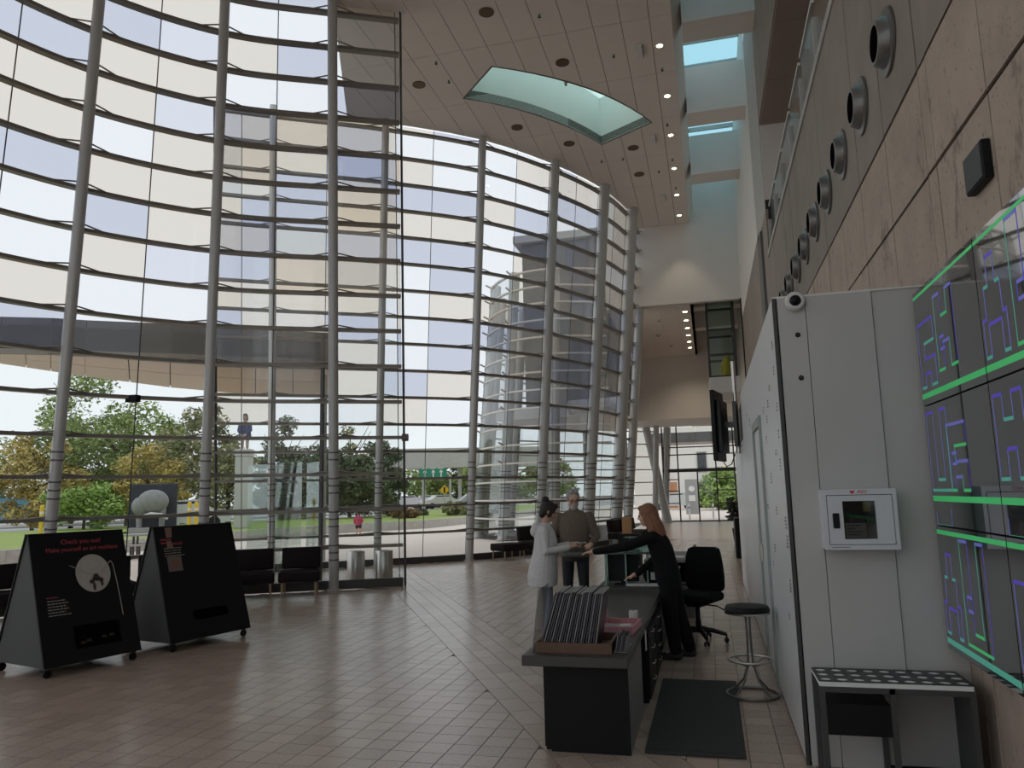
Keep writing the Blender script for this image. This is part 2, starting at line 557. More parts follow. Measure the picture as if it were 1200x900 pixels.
# ================================================================== CEILING
topA = [Vector((p.x+l.x*CEIL, p.y+l.y*CEIL)) for p, l in ((catmull(A_P, t/2), catmull(A_L, t/2)) for t in range(6, 15))]
topB = [Vector((p.x+l.x*CEIL-l.normalized().x*.18, p.y+l.y*CEIL-l.normalized().y*.18)) for p, l in ((catmull(B_P, t/3), catmull(B_L, t/3)) for t in range(5, 22))]
Y_BACK, X_SLOT, X_WALL = 26.4, -0.19, 1.41
outer = [Vector((X_SLOT, -2.4))] + [Vector((-10.9, -2.4)), Vector((-10.9, 5.3))] + topA + topB + [Vector((-2.0, Y_BACK)), Vector((X_SLOT, Y_BACK))]
# curved skylight opening, concentric with the long bay
def arcpts(a, b, c, n=10):
    """quadratic through a, b, c"""
    return [a*(2*(u-.5)*(u-1)) + b*(-4*u*(u-1)) + c*(2*u*(u-.5)) for u in (k/n for k in range(n+1))]
S_in = arcpts(Vector((-5.09, 16.02)), Vector((-3.50, 17.42)), Vector((-2.29, 19.39)))
S_out = arcpts(Vector((-4.08, 14.92)), Vector((-2.20, 16.45)), Vector((-0.90, 18.53)))
hole = S_in + S_out[::-1]
ceiling = struct(empty('ceiling'))
m = MB()
for pc in clip_poly([Vector(p) for p in ((-12, -2.5), (0.2, -2.5), (0.2, 27), (-12, 27))], outer, [hole]):
    m.prism([(p.x, p.y, CEIL+0.03) for p in pc], (0,0,0), (0,0,0.2))
m.build('ceiling_slab', M_gap, ceiling)
px0, pw, py0, pl = -0.62, 0.56, 14.15, 2.12
for ix in range(-1, 18):
    x1 = px0 - pw*ix; x0 = x1 - pw
    for iy in range(-2, 7):
        y0 = py0 + pl*iy; y1 = y0 + pl
        g = 0.006
        rect = [Vector(p) for p in ((x0+g, y0+g), (x1-g, y0+g), (x1-g, y1-g), (x0+g, y1-g))]
        pcs = clip_poly(rect, outer, [hole])
        if not pcs: continue
        m = MB()
        for pc in pcs:
            m.prism([(p.x, p.y, CEIL) for p in pc], (0,0,0), (0,0,0.031))
        if len(m.v): m.build('ceiling_panel', M_ceil, ceiling)
m = MB()     # near part of the ceiling, behind the camera's view
m.box(-9.6, X_SLOT, -2.4, py0-2*pl, CEIL, CEIL+0.03)
m.build('ceiling_panel', M_ceil, ceiling)
# skylight well
well = struct(empty('window_4'))
def ring_wall(poly, z0, z1, th):
    m = MB(); n = len(poly)
    c = sum(poly, Vector((0, 0)))/n
    for k in range(n):
        a, b = poly[k], poly[(k+1) % n]
        na = (a-c).normalized()*th; nb = (b-c).normalized()*th
        m.hexa([(a.x, a.y, z0), (b.x, b.y, z0), (b.x+nb.x, b.y+nb.y, z0), (a.x+na.x, a.y+na.y, z0),
                (a.x, a.y, z1), (b.x, b.y, z1), (b.x+nb.x, b.y+nb.y, z1), (a.x+na.x, a.y+na.y, z1)])
    return m
M_well = mat('skylight_well_paint', (0.80, 0.86, 0.83), 0.7)
ring_wall(hole, CEIL+0.005, CEIL+1.35, 0.06).build('well_lining', M_well, well)
ring_wall(hole, CEIL-0.015, CEIL+0.035, 0.03).build('well_trim', M_gap, well)
m = MB()
for k in range(10):
    m.hexa([(q.x, q.y, CEIL+1.3+dz) for dz in (0, .02) for q in (S_in[k], S_in[k+1], S_out[k+1], S_out[k])])
m.build('glass_pane', G_mint, well)

# ---- slot along the stone wall: chamfer, side walls, cross baffles, glass roof
Z_ROOF = 13.4
slot = struct(empty('trim_1'), 'roof slot lined in white plaster beside the stone wall')
m = MB()
m.hexa([(X_SLOT, -2.4, CEIL), (X_SLOT-.1, -2.4, CEIL+.02), (X_SLOT-.1, Y_BACK, CEIL+.02), (X_SLOT, Y_BACK, CEIL), (0, -2.4, CEIL+.45), (-.1, -2.4, CEIL+.45), (-.1, Y_BACK, CEIL+.45), (0, Y_BACK, CEIL+.45)])
m.build('chamfer', M_plaster, slot)
MB().box(-0.1, 0.0, -2.4, Y_BACK, CEIL+.45, Z_ROOF).build('slot_lining', M_plaster, slot)
for k in range(-2, 3):
    y = 14.5+3.85*k
    MB().box(0.0, X_WALL, y, y+.75, CEIL, CEIL+1.22).build('baffle', M_plaster, slot)
m = MB().box(-.1, X_WALL+.2, -2.4, Y_BACK+.1, Z_ROOF, Z_ROOF+.02); m.build('glass_pane', G_sky, slot)
for y in [5+1.28*k for k in range(17)]:
    MB().box(-.1, X_WALL+.2, y, y+.06, Z_ROOF-.14, Z_ROOF).build('rafter', M_conc, slot)

# ================================================================== WALL ON THE STONE SIDE
wallR = struct(empty('wall_right'))
m = MB()
m.box(X_WALL+.012, X_WALL+.3, -1.5, 15.45, 0, 6.2)
m.box(X_WALL+.012, X_WALL+.3, 15.45, 26.4, 0, 7.4)
m.build('wall_core', M_joint, wallR)
ys = [-1.5, -.6, .3, 1.2, 2.1, 3.0, 3.9, 4.75, 4.93] + [4.93+.94*k for k in range(1, 12)] + [15.42]
zs = [0, 1.4, 2.8, 3.52, 4.21, 6.28]
for i in range(len(ys)-1):
    for j in range(len(zs)-1):
        g = 0.009 if i in (7, 8, 9, 11, 13) else 0.005
        x = X_WALL + rng.uniform(-.004, .004)
        MB().box(x, X_WALL+.05, ys[i]+g, ys[i+1]-g, zs[j]+(0.012 if j else 0), zs[j+1]-(.012 if j < 4 else 0)).build('stone_slab', M_stone if j < 4 else M_stone_up, wallR)
# stone slabs further along, up to the rear wall
for i, (a, b) in enumerate(((15.42, 16.45), (17.45, 18.6), (18.6, 19.75), (19.75, 20.9), (20.9, 22.05), (22.05, 23.2), (23.2, 24.35), (24.35, 25.5), (25.5, 26.4))):
    for z0, z1 in ((0, 2.8), (2.8, 4.21), (4.21, 7.4 if i else 7.2)):
        MB().box(X_WALL, X_WALL+.05, a+.004, b-.004, z0+.006, z1-.006).build('stone_slab', M_stone_up, wallR)
MB().box(X_WALL-.05, X_WALL+.02, 16.5, 17.4, 0.0, 7.1).build('jamb', M_dconc, wallR)
# upper storey: pier, white wall, gallery with brown soffit and glass balustrade
upper = struct(empty('wall_upper'))
MB().box(X_WALL, X_WALL+.4, 15.5, 17.95, 7.2, CEIL+1.4).build('pier', M_conc, upper)
MB().box(X_WALL, X_WALL+.3, 17.95, 26.4, 7.4, Z_ROOF).build('upper_wall', M_plaster, upper)
MB().box(X_WALL, X_WALL+.3, -1.5, 15.5, 9.05, Z_ROOF).build('fascia', M_stone_up, upper)
for k in range(-5, 4):
    y1 = 15.48-1.8*k; y0 = y1-1.79
    if y0 < -1.5: continue
    MB().box(X_WALL+.02, X_WALL+.56, y0, y1, 9.0, 9.05).build('soffit_panel', M_brown, upper)
MB().box(X_WALL+.02, 5.2, -1.5, 15.5, 9.052, 9.2).build('soffit_board', M_beige, upper)
MB().box(5.0, 5.2, -1.5, 15.5, 6.2, 9.05).build('gallery_wall', M_plaster, upper)
MB().box(X_WALL+.02, 5.2, 15.46, 15.6, 6.2, 9.05).build('gallery_wall', M_plaster, upper)
MB().box(X_WALL+.02, 5.2, -1.5, 15.5, 6.0, 6.2).build('gallery_floor', M_conc, upper)
MB().box(X_WALL-.02, X_WALL+.3, -1.5, 15.42, 6.2, 6.30).build('coping', M_conc, upper)
for k in range(0, 11):
    y1 = 15.3-1.35*k; y0 = y1-1.2
    MB().box(X_WALL+.06, X_WALL+.075, y0, y1, 6.32, 7.2).build('glass_pane', G_clear, upper)
    MB().box(X_WALL+.03, X_WALL+.1, y1+.04, y1+.10, 6.3, 6.95).build('balustrade_post', M_conc, upper)
    MB().box(X_WALL+.05, X_WALL+.085, y0, y1, 7.2, 7.235).build('balustrade_cap', M_white, upper)

# ---- unseen walls behind the photographer; glazing added to light the partition front
struct(MB().box(-11.0, 1.75, -2.6, -2.4, 8.0, Z_ROOF).build('wall_front', M_plaster))
struct(MB().box(.4, 1.75, -2.6, -2.4, 0, 8.0).build('wall_front_pier', M_plaster))
wfr = struct(empty('window_added'))
for i in range(5):
    for j in range(4):
        MB().box(-10.9+2.26*i+.03, -10.9+2.26*(i+1)-.03, -2.52, -2.508, 2*j+.03, 2*j+1.97).build('glass_pane', G_clear, wfr)
for i in range(6): MB().box(-10.94+2.26*i, -10.86+2.26*i, -2.58, -2.42, 0, 8).build('mullion', M_dsteel, wfr)
for j in range(5): MB().box(-10.9, .4, -2.56, -2.44, max(0, 2*j-.03), 2*j+.03).build('rail', M_dsteel, wfr)

# ---- rear white wall, second ceiling, low band wall
wb = struct(empty('wall_back'))
MB().box(-3.2, X_WALL+.1, Y_BACK, Y_BACK+.25, 8.08, Z_ROOF).build('upper_panel', M_plaster, wb)
MB().box(X_WALL-.03, X_WALL+.16, Y_BACK-.02, Y_BACK+.25, 4.6, 8.1).build('dark_post', M_black, wb)
c2 = struct(empty('ceiling_rear'))
for ix in range(5):
    for iy in range(5):
        x1 = -.2-.6*ix; y0 = Y_BACK+.26+2.06*iy
        MB().box(x1-.594, x1, y0, y0+2.05, 8.05, 8.09).build('ceiling_panel', M_ceil, c2)
MB().box(-3.2, -.2, Y_BACK+.26, 37, 8.09, 8.3).build('ceiling_slab', M_gap, c2)
MB().box(-.2, 3.0, Y_BACK+.26, 37, 9.6, 9.8).build('ceiling_slab', M_conc, c2)
MB().box(-.3, -.2, Y_BACK+.26, 37, 8.05, 9.6).build('slot_lining', M_plaster, c2)
for y in (28.5, 32.3):
    MB().box(-.2, 1.8, y, y+.7, 8.4, 9.2).build('baffle', M_plaster, c2)
wf = struct(empty('wall_far'))
MB().box(-4.3, 3.0, 36.75, 37.1, 5.15, 9.6).build('band_wall', M_plaster, wf)
MB().box(-4.3, 3.0, 36.75, 41.4, 5.0, 5.15).build('soffit_board', M_plaster, wf)
MB().box(1.55, 1.8, 26.6, 41.4, 0, 9.6).build('side_wall', M_conc, wf)

# ---- entrance glazing at the far end
we = struct(empty('window_5'))
YE = 41.45
xs = [-2.35, -1.58, -.6, .37, 1.3]
ze = [0.05, .95, 1.6, 2.2, 2.66, 3.5, 5.0]
for i in range(4):
    for j in range(6):
        if i in (1, 2) and 0 < j < 3: continue
        z0 = ze[j]; z1 = ze[j+1] if not (i in (1, 2) and j == 0) else ze[4]
        if i in (1, 2) and j == 3: continue
        MB().box(xs[i]+.03, xs[i+1]-.03, YE, YE+.012, z0+.02, z1-.02).build('glass_pane', G_clear, we)
for i, x in enumerate(xs):
    MB().box(x-.035, x+.035, YE-.05, YE+.06, 0, 5.0 if i != 2 else 2.66).build('mullion', M_dsteel, we)
MB().box(-2.4, 1.55, YE-.06, YE+.08, 2.58, 2.76).build('transom', M_dsteel, we)
for z in (.95, 1.6, 2.2): 
    for a, b in ((xs[0], xs[1]), (xs[3], xs[4])):
        MB().box(a, b, YE-.03, YE+.04, z-.025, z+.025).build('rail', M_dsteel, we)
for z in (3.5, 3.9): MB().box(-2.4, 1.55, YE-.03, YE+.04, z-.03, z+.03).build('rail', M_dsteel, we)
MB().box(-2.4, 1.55, YE-.05, YE+.06, 0, .06).build('sill', M_dsteel, we)

# ================================================================== FLOOR
flo = struct(empty('floor'))
T = 0.19
bd = Vector((0.492, -0.8705)); bn = Vector((0.8705, 0.492))         # diagonal band direction and its normal
bo = Vector((-4.08, 10.29))
BW = 4*T
def sh_clip(poly, n, d):
    """keep the part with dot(p, n) <= d"""
    out = []
    for i in range(len(poly)):
        a, b = poly[i], poly[(i+1) % len(poly)]
        da, db = a.dot(n)-d, b.dot(n)-d
        if da <= 0: out.append(a)
        if (da < 0 < db) or (db < 0 < da):
            out.append(a+(b-a)*(da/(da-db)))
    return out
def area(p): return abs(sum(p[i].x*p[(i+1) % len(p)].y-p[(i+1) % len(p)].x*p[i].y for i in range(len(p))))/2
room = [p for p in (Vector((1.40, 3.2)), Vector((1.40, 26.3)))] + [Vector((p.x-.12, p.y)) for p in B_P[:0:-1]] + [Vector((-9.9, 14.2)), Vector((-5.6, 13.2))] + [Vector((p.x, p.y)) for p in A_P[7:3:-1]] + [Vector((-10.4, 3.2))]
bed = [Vector((1.75, -2.5)), Vector((1.75, 41.5)), Vector((-2.6, 41.5))] + [Vector((p.x, p.y)) for p in C_P[8:0:-1]] + [Vector((-3.5, 26.8))] + room[2:-1] + [Vector((-10.9, 7.0)), Vector((-10.9, -2.5))]
m = MB()
for pc in clip_poly([Vector(p) for p in ((-15, -3), (2, -3), (2, 43), (-15, 43))], bed, []):
    m.prism([(p.x, p.y, -.006) for p in pc], (0, 0, 0), (0, 0, -.25))
m.build('grout_bed', M_grout, flo)
d1 = bo.dot(bn); d2 = d1 + BW
tiles = []
def add_tile(poly):
    if len(poly) >= 3 and area(poly) > 0.003:
        tiles.append(poly)
g = 0.003
for ix in range(-60, 9):
    for iy in range(0, 124):
        x = -.05+ix*T; y = 3.2+iy*T
        c = Vector((x+T/2, y+T/2))
        if c.x > 1.38 or not inside(c, room): continue
        q = [Vector(p) for p in ((x+g, y+g), (x+T-g, y+g), (x+T-g, y+T-g), (x+g, y+T-g))]
        s = c.dot(bn)
        inband = True
        if inband and d1-.14 < s < d2+.14:
            add_tile(sh_clip(q, bn, d1-g)); add_tile(sh_clip(q, -bn, -(d2+g)))
        else:
            add_tile(q)
for k in range(-60, 60):
    for w in range(4):
        o_ = bo + bd*(k*T*1.9 + (w % 2)*T*.9) + bn*(w*T)
        c = o_+bd*T+bn*T/2
        if not inside(c, room): continue
        add_tile([o_+bd*g+bn*g, o_+bd*(T*1.9-g)+bn*g, o_+bd*(T*1.9-g)+bn*(T-g), o_+bd*g+bn*(T-g)])
def in_view(p):
    d = Vector((p.x, p.y, -EYE)); z = d.dot(fw)
    if z < .5: return False
    return -10 < 600+FPX*d.dot(RT)/z < 1210 and 450-FPX*d.dot(UP)/z < 905
def seen_clear(p):       # not under the counter, mat or partition
    return not (-1.3 < p.x < .14 and 4.8 < p.y < 10) and p.x < .45 and not (p.x < -5.3 and p.y < 9)
sc = []
for t in tiles:
    c = sum(t, Vector((0, 0)))/len(t)
    sc.append((0 if (in_view(c) and seen_clear(c) and area(t) > .02) else 1, c.length, t))
sc.sort(key=lambda e: (e[0], e[1]))
def tile_mb(m, t):
    n = len(t)
    vs = [(p.x, p.y, 0.0) for p in t] + [(p.x, p.y, -0.006) for p in t]
    m.add(vs, [tuple(range(n))] + [(k, (k+1) % n, n+(k+1) % n, n+k) for k in range(n)])
for e in sc[:300]:
    m = MB(); tile_mb(m, e[2]); m.build('floor_tile', M_tile, flo)
m = MB()
for e in sc[300:]:
    tile_mb(m, e[2])
rest = m.build('floor_tiles_beyond', M_tile, flo); rest['kind'] = 'stuff'
MB().box(-3.4, 1.5, 26.3, 41.4, -.006, 0).build('rear_paving', mat('rear_floor_tile', (0.43, 0.325, 0.265), .25, noise=(30, .1)), flo)
MB().box(-10.4, 1.5, -2.4, 3.2, -.006, 0).build('near_paving', mat('rear_floor_tile', (0.43, 0.325, 0.265), .25), flo)
# ================================================================== CEILING FITTINGS
M_lamp = mat('lamp_glow_warm', (1, .85, .6), .4, emit=(1.0, .80, .52), est=14)
M_trimdark = mat('lamp_trim_bronze', (0.13, 0.075, 0.04), .4, metal=.4)
M_trimwhite = mat('white_metal', (.72, .70, .68), .4)
def downlight(p, lit, label, group):
    t = thing('downlight', label, 'downlight', (p.x, p.y, CEIL), 0, group)
    if lit:
        MB().lathe([(.062, -.012), (.09, -.012), (.09, .0), (.062, .0)], 20).build('trim_ring', M_trimwhite, t, smooth=True)
        MB().lathe([(.062, -.016), (.062, -.004)], 18).build('lamp_glass', M_lamp, t)
    else:
        MB().lathe([(.115, -.02), (.15, -.02), (.15, .0), (.115, .0)], 22).build('trim_ring', M_trimdark, t, smooth=True)
        MB().lathe([(.112, -.012), (.112, -.002)], 18).build('lamp_well', mat('lamp_well_dark', (.05, .025, .012), .5), t)
    return t
for px, py in ((773, 53), (782, 112), (786, 158), (790, 197), (793, 228), (796, 252)):
    p = onz(px, py, CEIL)
    downlight(p, True, 'small lit downlight in the row along the ceiling edge beside the roof slot', 'lit downlights along the ceiling edge')
    ld = bpy.data.lights.new('downlight_beam', 'SPOT'); ld.energy = 45; ld.color = (1, .82, .58); ld.spot_size = radians(75); ld.spot_blend = .6; ld.shadow_soft_size = .06
    lo = link('downlight_beam', ld); lo.location = (p.x, p.y, CEIL-.06)
for px, py in ((570, 14), (659, 73), (491, 99), (606, 149), (667, 168), (742, 173), (749, 204)):
    downlight(onz(px, py, CEIL), False, 'unlit bronze recessed downlight scattered over the white panel ceiling', 'unlit bronze downlights')
for px, py in ((632, 17), (511, 72), (526, 94), (719, 64), (663, 97), (776, 80), (782, 145), (788, 186), (730, 185), (705, 188), (792, 219), (772, 200)):
    p = onz(px, py, CEIL)
    t = thing('sprinkler_head', 'tiny dark sprinkler head hanging from the white panel ceiling', 'sprinkler', (p.x, p.y, CEIL), 0, 'ceiling sprinkler heads')
    MB().lathe([(.05, -.006), (.05, 0)], 14).build('rose', M_trimwhite, t)
    MB().lathe([(.012, -.07), (.035, -.06), (.012, -.045), (.014, -.006)], 10).build('nozzle', M_dsteel, t)
for px, py, a in ((749, 59, 0), (765, 162, 0), (777, 231, 0)):
    p = onz(px, py, CEIL)
    t = thing('ceiling_speaker_bar', 'slim white metal fitting hanging just under the ceiling panels near the lit downlights', 'ceiling fitting', (p.x, p.y, CEIL), 0, 'slim white ceiling fittings')
    MB().box(-.07, .07, -.24, .24, -.07, 0).build('housing', M_trimwhite, t)
    MB().box(.072, .078, -.2, .2, -.06, -.01).build('grille', M_dsteel, t)
for k in range(6):
    p = Vector((-.5, 27.6+1.45*k, 8.05))
    t = thing('downlight', 'small lit downlight in the lower rear ceiling behind the white wall', 'downlight', p, 0, 'lit downlights in the rear ceiling')
    MB().lathe([(.09, -.01), (.12, -.01), (.12, .0), (.09, .0)], 16).build('trim_ring', M_trimwhite, t, smooth=True)
    MB().lathe([(.08, -.014), (.08, -.002)], 14).build('lamp_glass', M_lamp, t)
    ld = bpy.data.lights.new('downlight_beam', 'SPOT'); ld.energy = 90; ld.color = (1, .85, .66); ld.spot_size = radians(120); ld.spot_blend = .8; ld.shadow_soft_size = .06
    lo = link('downlight_beam', ld); lo.location = (p.x, p.y, 8.0)
for x, y in ((-1.5, 28.6), (-1.7, 31.5), (-1.3, 34.0)):
    t = thing('smoke_detector', 'small dark round fitting on the lower rear ceiling', 'detector', (x, y, 8.05), 0, 'detectors on the rear ceiling')
    MB().lathe([(.05, -.05), (.11, -.04), (.11, 0)], 14).build('body', M_trimwhite, t)
    MB().lathe([(.04, -.065), (.06, -.05)], 12).build('sensor', M_dsteel, t)

# ================================================================== AIR NOZZLES AND SPEAKER ON THE STONE WALL
M_noz = mat('nozzle_steel', (.20, .195, .185), .38, metal=.7)
M_hole = mat('hole_shade', (.004, .004, .004), .9, spec=0)  # black painted in for the darkness inside openings
def nozzle(y, z):
    t = thing('air_nozzle', 'round steel air nozzle in the row high on the smooth stone course', 'air vent', (X_WALL-.006, y, z), 0, 'air nozzles along the stone wall')
    T = Matrix.Rotation(-pi/2, 4, 'Y')          # local z -> -x
    MB().lathe([(.20, 0), (.235, 0), (.235, .018), (.20, .022)], 28, T).build('flange', M_noz, t, smooth=True)
    MB().lathe([(.185, .0), (.18, .03), (.16, .075), (.145, .09), (.125, .09), (.125, .05), (.11, .02)], 28, T).build('cone', M_noz, t, smooth=True)
    MB().lathe([(.124, .086), (.124, .0905)], 22, T).build('bore_shade', M_hole, t)  # black disc near the lip, painted shade in place of the hollow
    return t
n0 = nozzle(5.5, 4.76)
for k in range(1, 11):
    dup(n0, (X_WALL-.006, 5.5+.945*k, 4.76))
t = thing('wall_speaker', 'dark grey square speaker panel fixed on the rough stone slab above the video wall', 'speaker', (X_WALL, 4.06, 3.2))
MB().rbox(-.045, 0, -.13, .13, -.1, .1, .006, 1).build('cabinet', M_black, t)
MB().box(-.05, -.0455, -.118, .118, -.088, .088).build('grille', mat('speaker_grille', (.075, .08, .08), .7), t)

# ================================================================== WHITE PARTITION WITH DISPLAY FACE
XB, YB, ZB = 0.465, 5.10, 2.87
part = struct(empty('wall_partition'))
MB().box(XB+.03, X_WALL-.01, YB+.03, 14.2, 0, ZB-.02).build('partition_core', M_dconc, part)
for x0, x1 in ((XB+.012, .662), (.666, 1.058), (1.064, X_WALL-.005)):
    d = .0 if x0 < 1.06 else .012
    MB().box(x0, x1, YB+d, YB+.03, .0, ZB).build('front_panel', M_greywall, part)
MB().box(XB, X_WALL-.01, YB, 10.5, ZB, ZB+.012).build('top_board', M_white, part)
M_wboard = mat('white_gloss_board', (.74, .75, .76), .3, noise=(1.0, .015))
MB().box(XB, XB+.028, YB, 6.93, 0.02, ZB).build('side_panel', M_wboard, part)
MB().box(XB, XB+.028, 6.93, 8.05, 2.28, ZB).build('side_panel', M_wboard, part)
MB().box(XB, XB+.028, 8.05, 10.5, 0.02, ZB).build('side_panel', M_wboard, part)
MB().box(XB+.002, XB+.028, 10.5, 14.2, 0.02, 2.3).build('side_panel', M_wboard, part)
MB().box(XB-.003, XB+.02, YB-.003, YB+.012, 0, ZB).build('corner_trim', M_dsteel, part)
MB().box(XB+.004, XB+.03, YB, 14.2, 0, .02).build('plinth', M_dsteel, part)
door = struct(empty('door_1'))
M_gg = mat('grey_green_frame', (.30, .34, .32), .45)
MB().box(XB-.02, XB+.1, 6.93, 7.03, 0, 2.28).build('door_frame', M_gg, door)
MB().box(XB-.02, XB+.1, 7.03, 8.05, 2.2, 2.28).build('door_frame', M_gg, door)
MB().box(XB-.02, XB+.1, 7.97, 8.05, 0, 2.2).build('door_frame', M_gg, door)
MB().box(XB+.0, XB+.04, 7.03, 7.97, 0.01, 2.2).build('door_leaf', M_wboard, door)
MB().rbox(XB-.035, XB, 7.86, 7.90, .95, 1.12, .008, 1).build('door_handle', M_steel, door)
# small marks of print on the white display face (too small to read in the photograph)
M_ink = mat('grey_print', (.16, .16, .17), .6)
r2 = random.Random(4)
m = MB()
for (py_, z) in ((5.3, 2.62), (5.32, 2.45), (5.75, 2.38), (6.0, 2.30), (5.28, 2.2), (5.3, 2.02), (6.2, 2.2), (6.5, 2.3), (6.4, 2.05), (5.35, 1.83), (5.6, 1.9), (5.25, 1.45), (5.22, 1.33), (6.2, 1.75), (5.9, 1.5), (5.25, 1.05), (6.3, 1.2), (6.6, 1.05), (5.5, .8), (6.75, 1.5), (8.6, 2.4), (9.2, 2.5)):
    rows = r2.choice((2, 3, 3, 4))
    w = r2.uniform(.05, .13)
    for k in range(rows):
        ww = w*r2.uniform(.6, 1)
        z_ = z-k*.022
        y_ = py_
        while y_ < py_+ww:
            l = r2.uniform(.008, .03)
            m.box(XB-.0012, XB-.0002, y_, y_+l, z_, z_+.012); y_ += l+.007
t_ = m.build('printed_marks', M_ink, part)
t_['kind'] = 'stuff'
# dome camera and bolts
t = thing('security_camera', 'white dome camera with dark lens at the top corner of the partition', 'camera', (.60, YB-.01, ZB-.035))
TY = Matrix.Rotation(pi/2, 4, 'X')
MB().lathe([(.062, 0), (.062, .03), (.052, .045)], 24, TY).build('housing', M_trimwhite, t, smooth=True)
MB().ball((0, -.042, 0), .036, 16, 10).build('lens_dome', M_black, t, smooth=True)
for z in (2.62, 2.34):
    t = thing('bolt_cap', 'small black round bolt cap on the grey partition front below the dome camera', 'bolt', (.605, YB, z), 0, 'bolt caps on the partition')
    MB().lathe([(.016, -.002), (.016, .006), (.010, .012)], 14, TY).build('head', M_black, t)
    MB().lathe([(.007, .012), (.006, .013)], 8, TY).build('socket', M_dsteel, t)
# ---- AED cabinet
M_aed = mat('aed_white_enamel', (.66, .67, .72), .35)
M_red = mat('red_print', (.55, .03, .06), .5)
def text_mesh(body, size, extrude=.0006):
    c = bpy.data.curves.new('txt', 'FONT'); c.body = body; c.size = size; c.extrude = extrude; c.align_x = 'CENTER'; c.align_y = 'CENTER'
    o = bpy.data.objects.new('txt', c); COL.objects.link(o)
    dg = bpy.context.evaluated_depsgraph_get()
    me = bpy.data.meshes.new_from_object(o.evaluated_get(dg))
    bpy.data.objects.remove(o)
    return me
t = thing('defibrillator_cabinet', 'white wall cabinet with red lettering and dark window on the partition', 'cabinet', (.855, YB, 1.275))
w2 = .205
MB().box(-w2, -w2+.012, -.15, 0, 0, .355).build('side_panel', M_aed, t)
MB().box(w2-.012, w2, -.15, 0, 0, .355).build('side_panel', M_aed, t)
MB().box(-w2+.012, w2-.012, -.15, 0, .343, .355).build('top_panel', M_aed, t)
MB().box(-w2+.012, w2-.012, -.15, 0, 0, .012).build('bottom_panel', M_aed, t)
MB().box(-w2+.012, w2-.012, -.012, 0, .012, .343).build('back_panel', M_black, t)
fr = MB()
fr.box(-w2, w2, -.16, -.15, 0, .028); fr.box(-w2, w2, -.16, -.15, .322, .355); fr.box(-w2, -w2+.022, -.16, -.15, .028, .322); fr.box(w2-.022, w2, -.16, -.15, .028, .322)
fr.build('front_frame', M_aed, t)
dr = MB()
a, b, c_, d_ = -w2+.026, w2-.026, .032, .318
dr.box(a, -.095, -.163, -.151, c_, d_); dr.box(.085, b, -.163, -.151, c_, d_); dr.box(-.095, .085, -.163, -.151, .285, d_); dr.box(-.095, .085, -.163, -.151, c_, .062)
door_ = dr.build('door', M_aed, t)
MB().box(-.095, .085, -.158, -.154, .062, .285).build('window', glass('aed_window', (.35, .35, .35), gloss=.08), door_)
MB().rbox(-.155, -.118, -.168, -.163, .125, .215, .006, 2).build('handle', M_black, door_)
MB().rbox(-.06, .05, -.12, -.03, .03, .2, .015, 2).build('defibrillator', mat('aed_device_black', (.02, .02, .025), .4), t)
MB().box(-.085, .03, -.150, -.147, .066, .155).build('paper_card', mat('paper_card', (.62, .60, .52), .8), t)
mm = MB()
for k, w in enumerate((.09, .05, .1, .08)):
    mm.box(-.078, -.078+w*.9, -.1512, -.1505, .138-k*.018, .144-k*.018)
mm.build('card_lines', M_ink, t)
MB().box(.02, .062, -.150, -.146, .222, .278).build('yellow_tag', mat('yellow_plastic', (.65, .52, .04), .5), t)
o = link('lettering', text_mesh('AED', .03), t); o.data.materials.clear(); o.data.materials.append(M_red)
o.rotation_euler = (pi/2, 0, 0); o.location = (.02, -.1605, .338)
hv = []
for k in range(24):
    a_ = 2*pi*k/24
    hv.append((-.035+.0135*(16*sin(a_)**3)/16, -.1603, .338+.0125*(13*cos(a_)-5*cos(2*a_)-2*cos(3*a_)-cos(4*a_))/16))
MB().prism(hv, (0, 0, 0), (0, -.0012, 0)).build('heart_mark', M_red, t)
MB().box(-.17, -.07, -.1606, -.16, .012, .016).build('maker_line', M_ink, t)

# ---- dark steel console with perforated top
t = thing('console_table', 'dark steel console with perforated top and open shelf against the grey partition', 'console', (0, 0, 0))
M_con = mat('console_dark_steel', (.06, .06, .06), .5)
x0, x1, y0, y1, zt = .525, 1.31, 4.72, 5.06, .575
m = MB()        # plate with a grid of real round holes
NX, NY = 9, 3
cw, ch = (x1-x0)/NX, (y1-y0)/NY
for i in range(NX):
    for j in range(NY):
        cx, cy = x0+(i+.5)*cw, y0+(j+.5)*ch
        for z in (zt, zt-.003):
            n = 16
            sq = []
            for k in range(n):
                a_ = 2*pi*k/n+pi/4
                ca, sa = cos(a_), sin(a_); s_ = 1/max(abs(ca), abs(sa))
                sq.append((cx+ca*s_*cw/2, cy+sa*s_*ch/2, z))
            ci = [(cx+cos(2*pi*k/n+pi/4)*.030, cy+sin(2*pi*k/n+pi/4)*.034, z) for k in range(n)]
            m.add(sq+ci, [(k, (k+1) % n, n+(k+1) % n, n+k) for k in range(n)])
        n = 16
        ring = [(cx+cos(2*pi*k/n+pi/4)*.030, cy+sin(2*pi*k/n+pi/4)*.034, z) for z in (zt, zt-.012) for k in range(n)]
        m.add(ring, [(k, (k+1) % n, n+(k+1) % n, n+k) for k in range(n)])
m.build('perforated_top', M_con, t)
MB().box(x0+.005, x1-.005, y0+.005, y1-.005, zt-.03, zt-.0045).build('added_underlay', mat('pale_underlay', (.85, .86, .85), .6), t)  # pale sheet added under the plate so its holes read bright
for x in (x0, .885, x1-.03):
    for y in (y0, y1-.03):
        MB().box(x, x+.03, y, y+.03, 0, zt-.031).build('leg', M_con, t)
MB().box(x0+.03, .885, y0+.002, y1-.03, .29, .455).build('black_drawer', M_black, t)
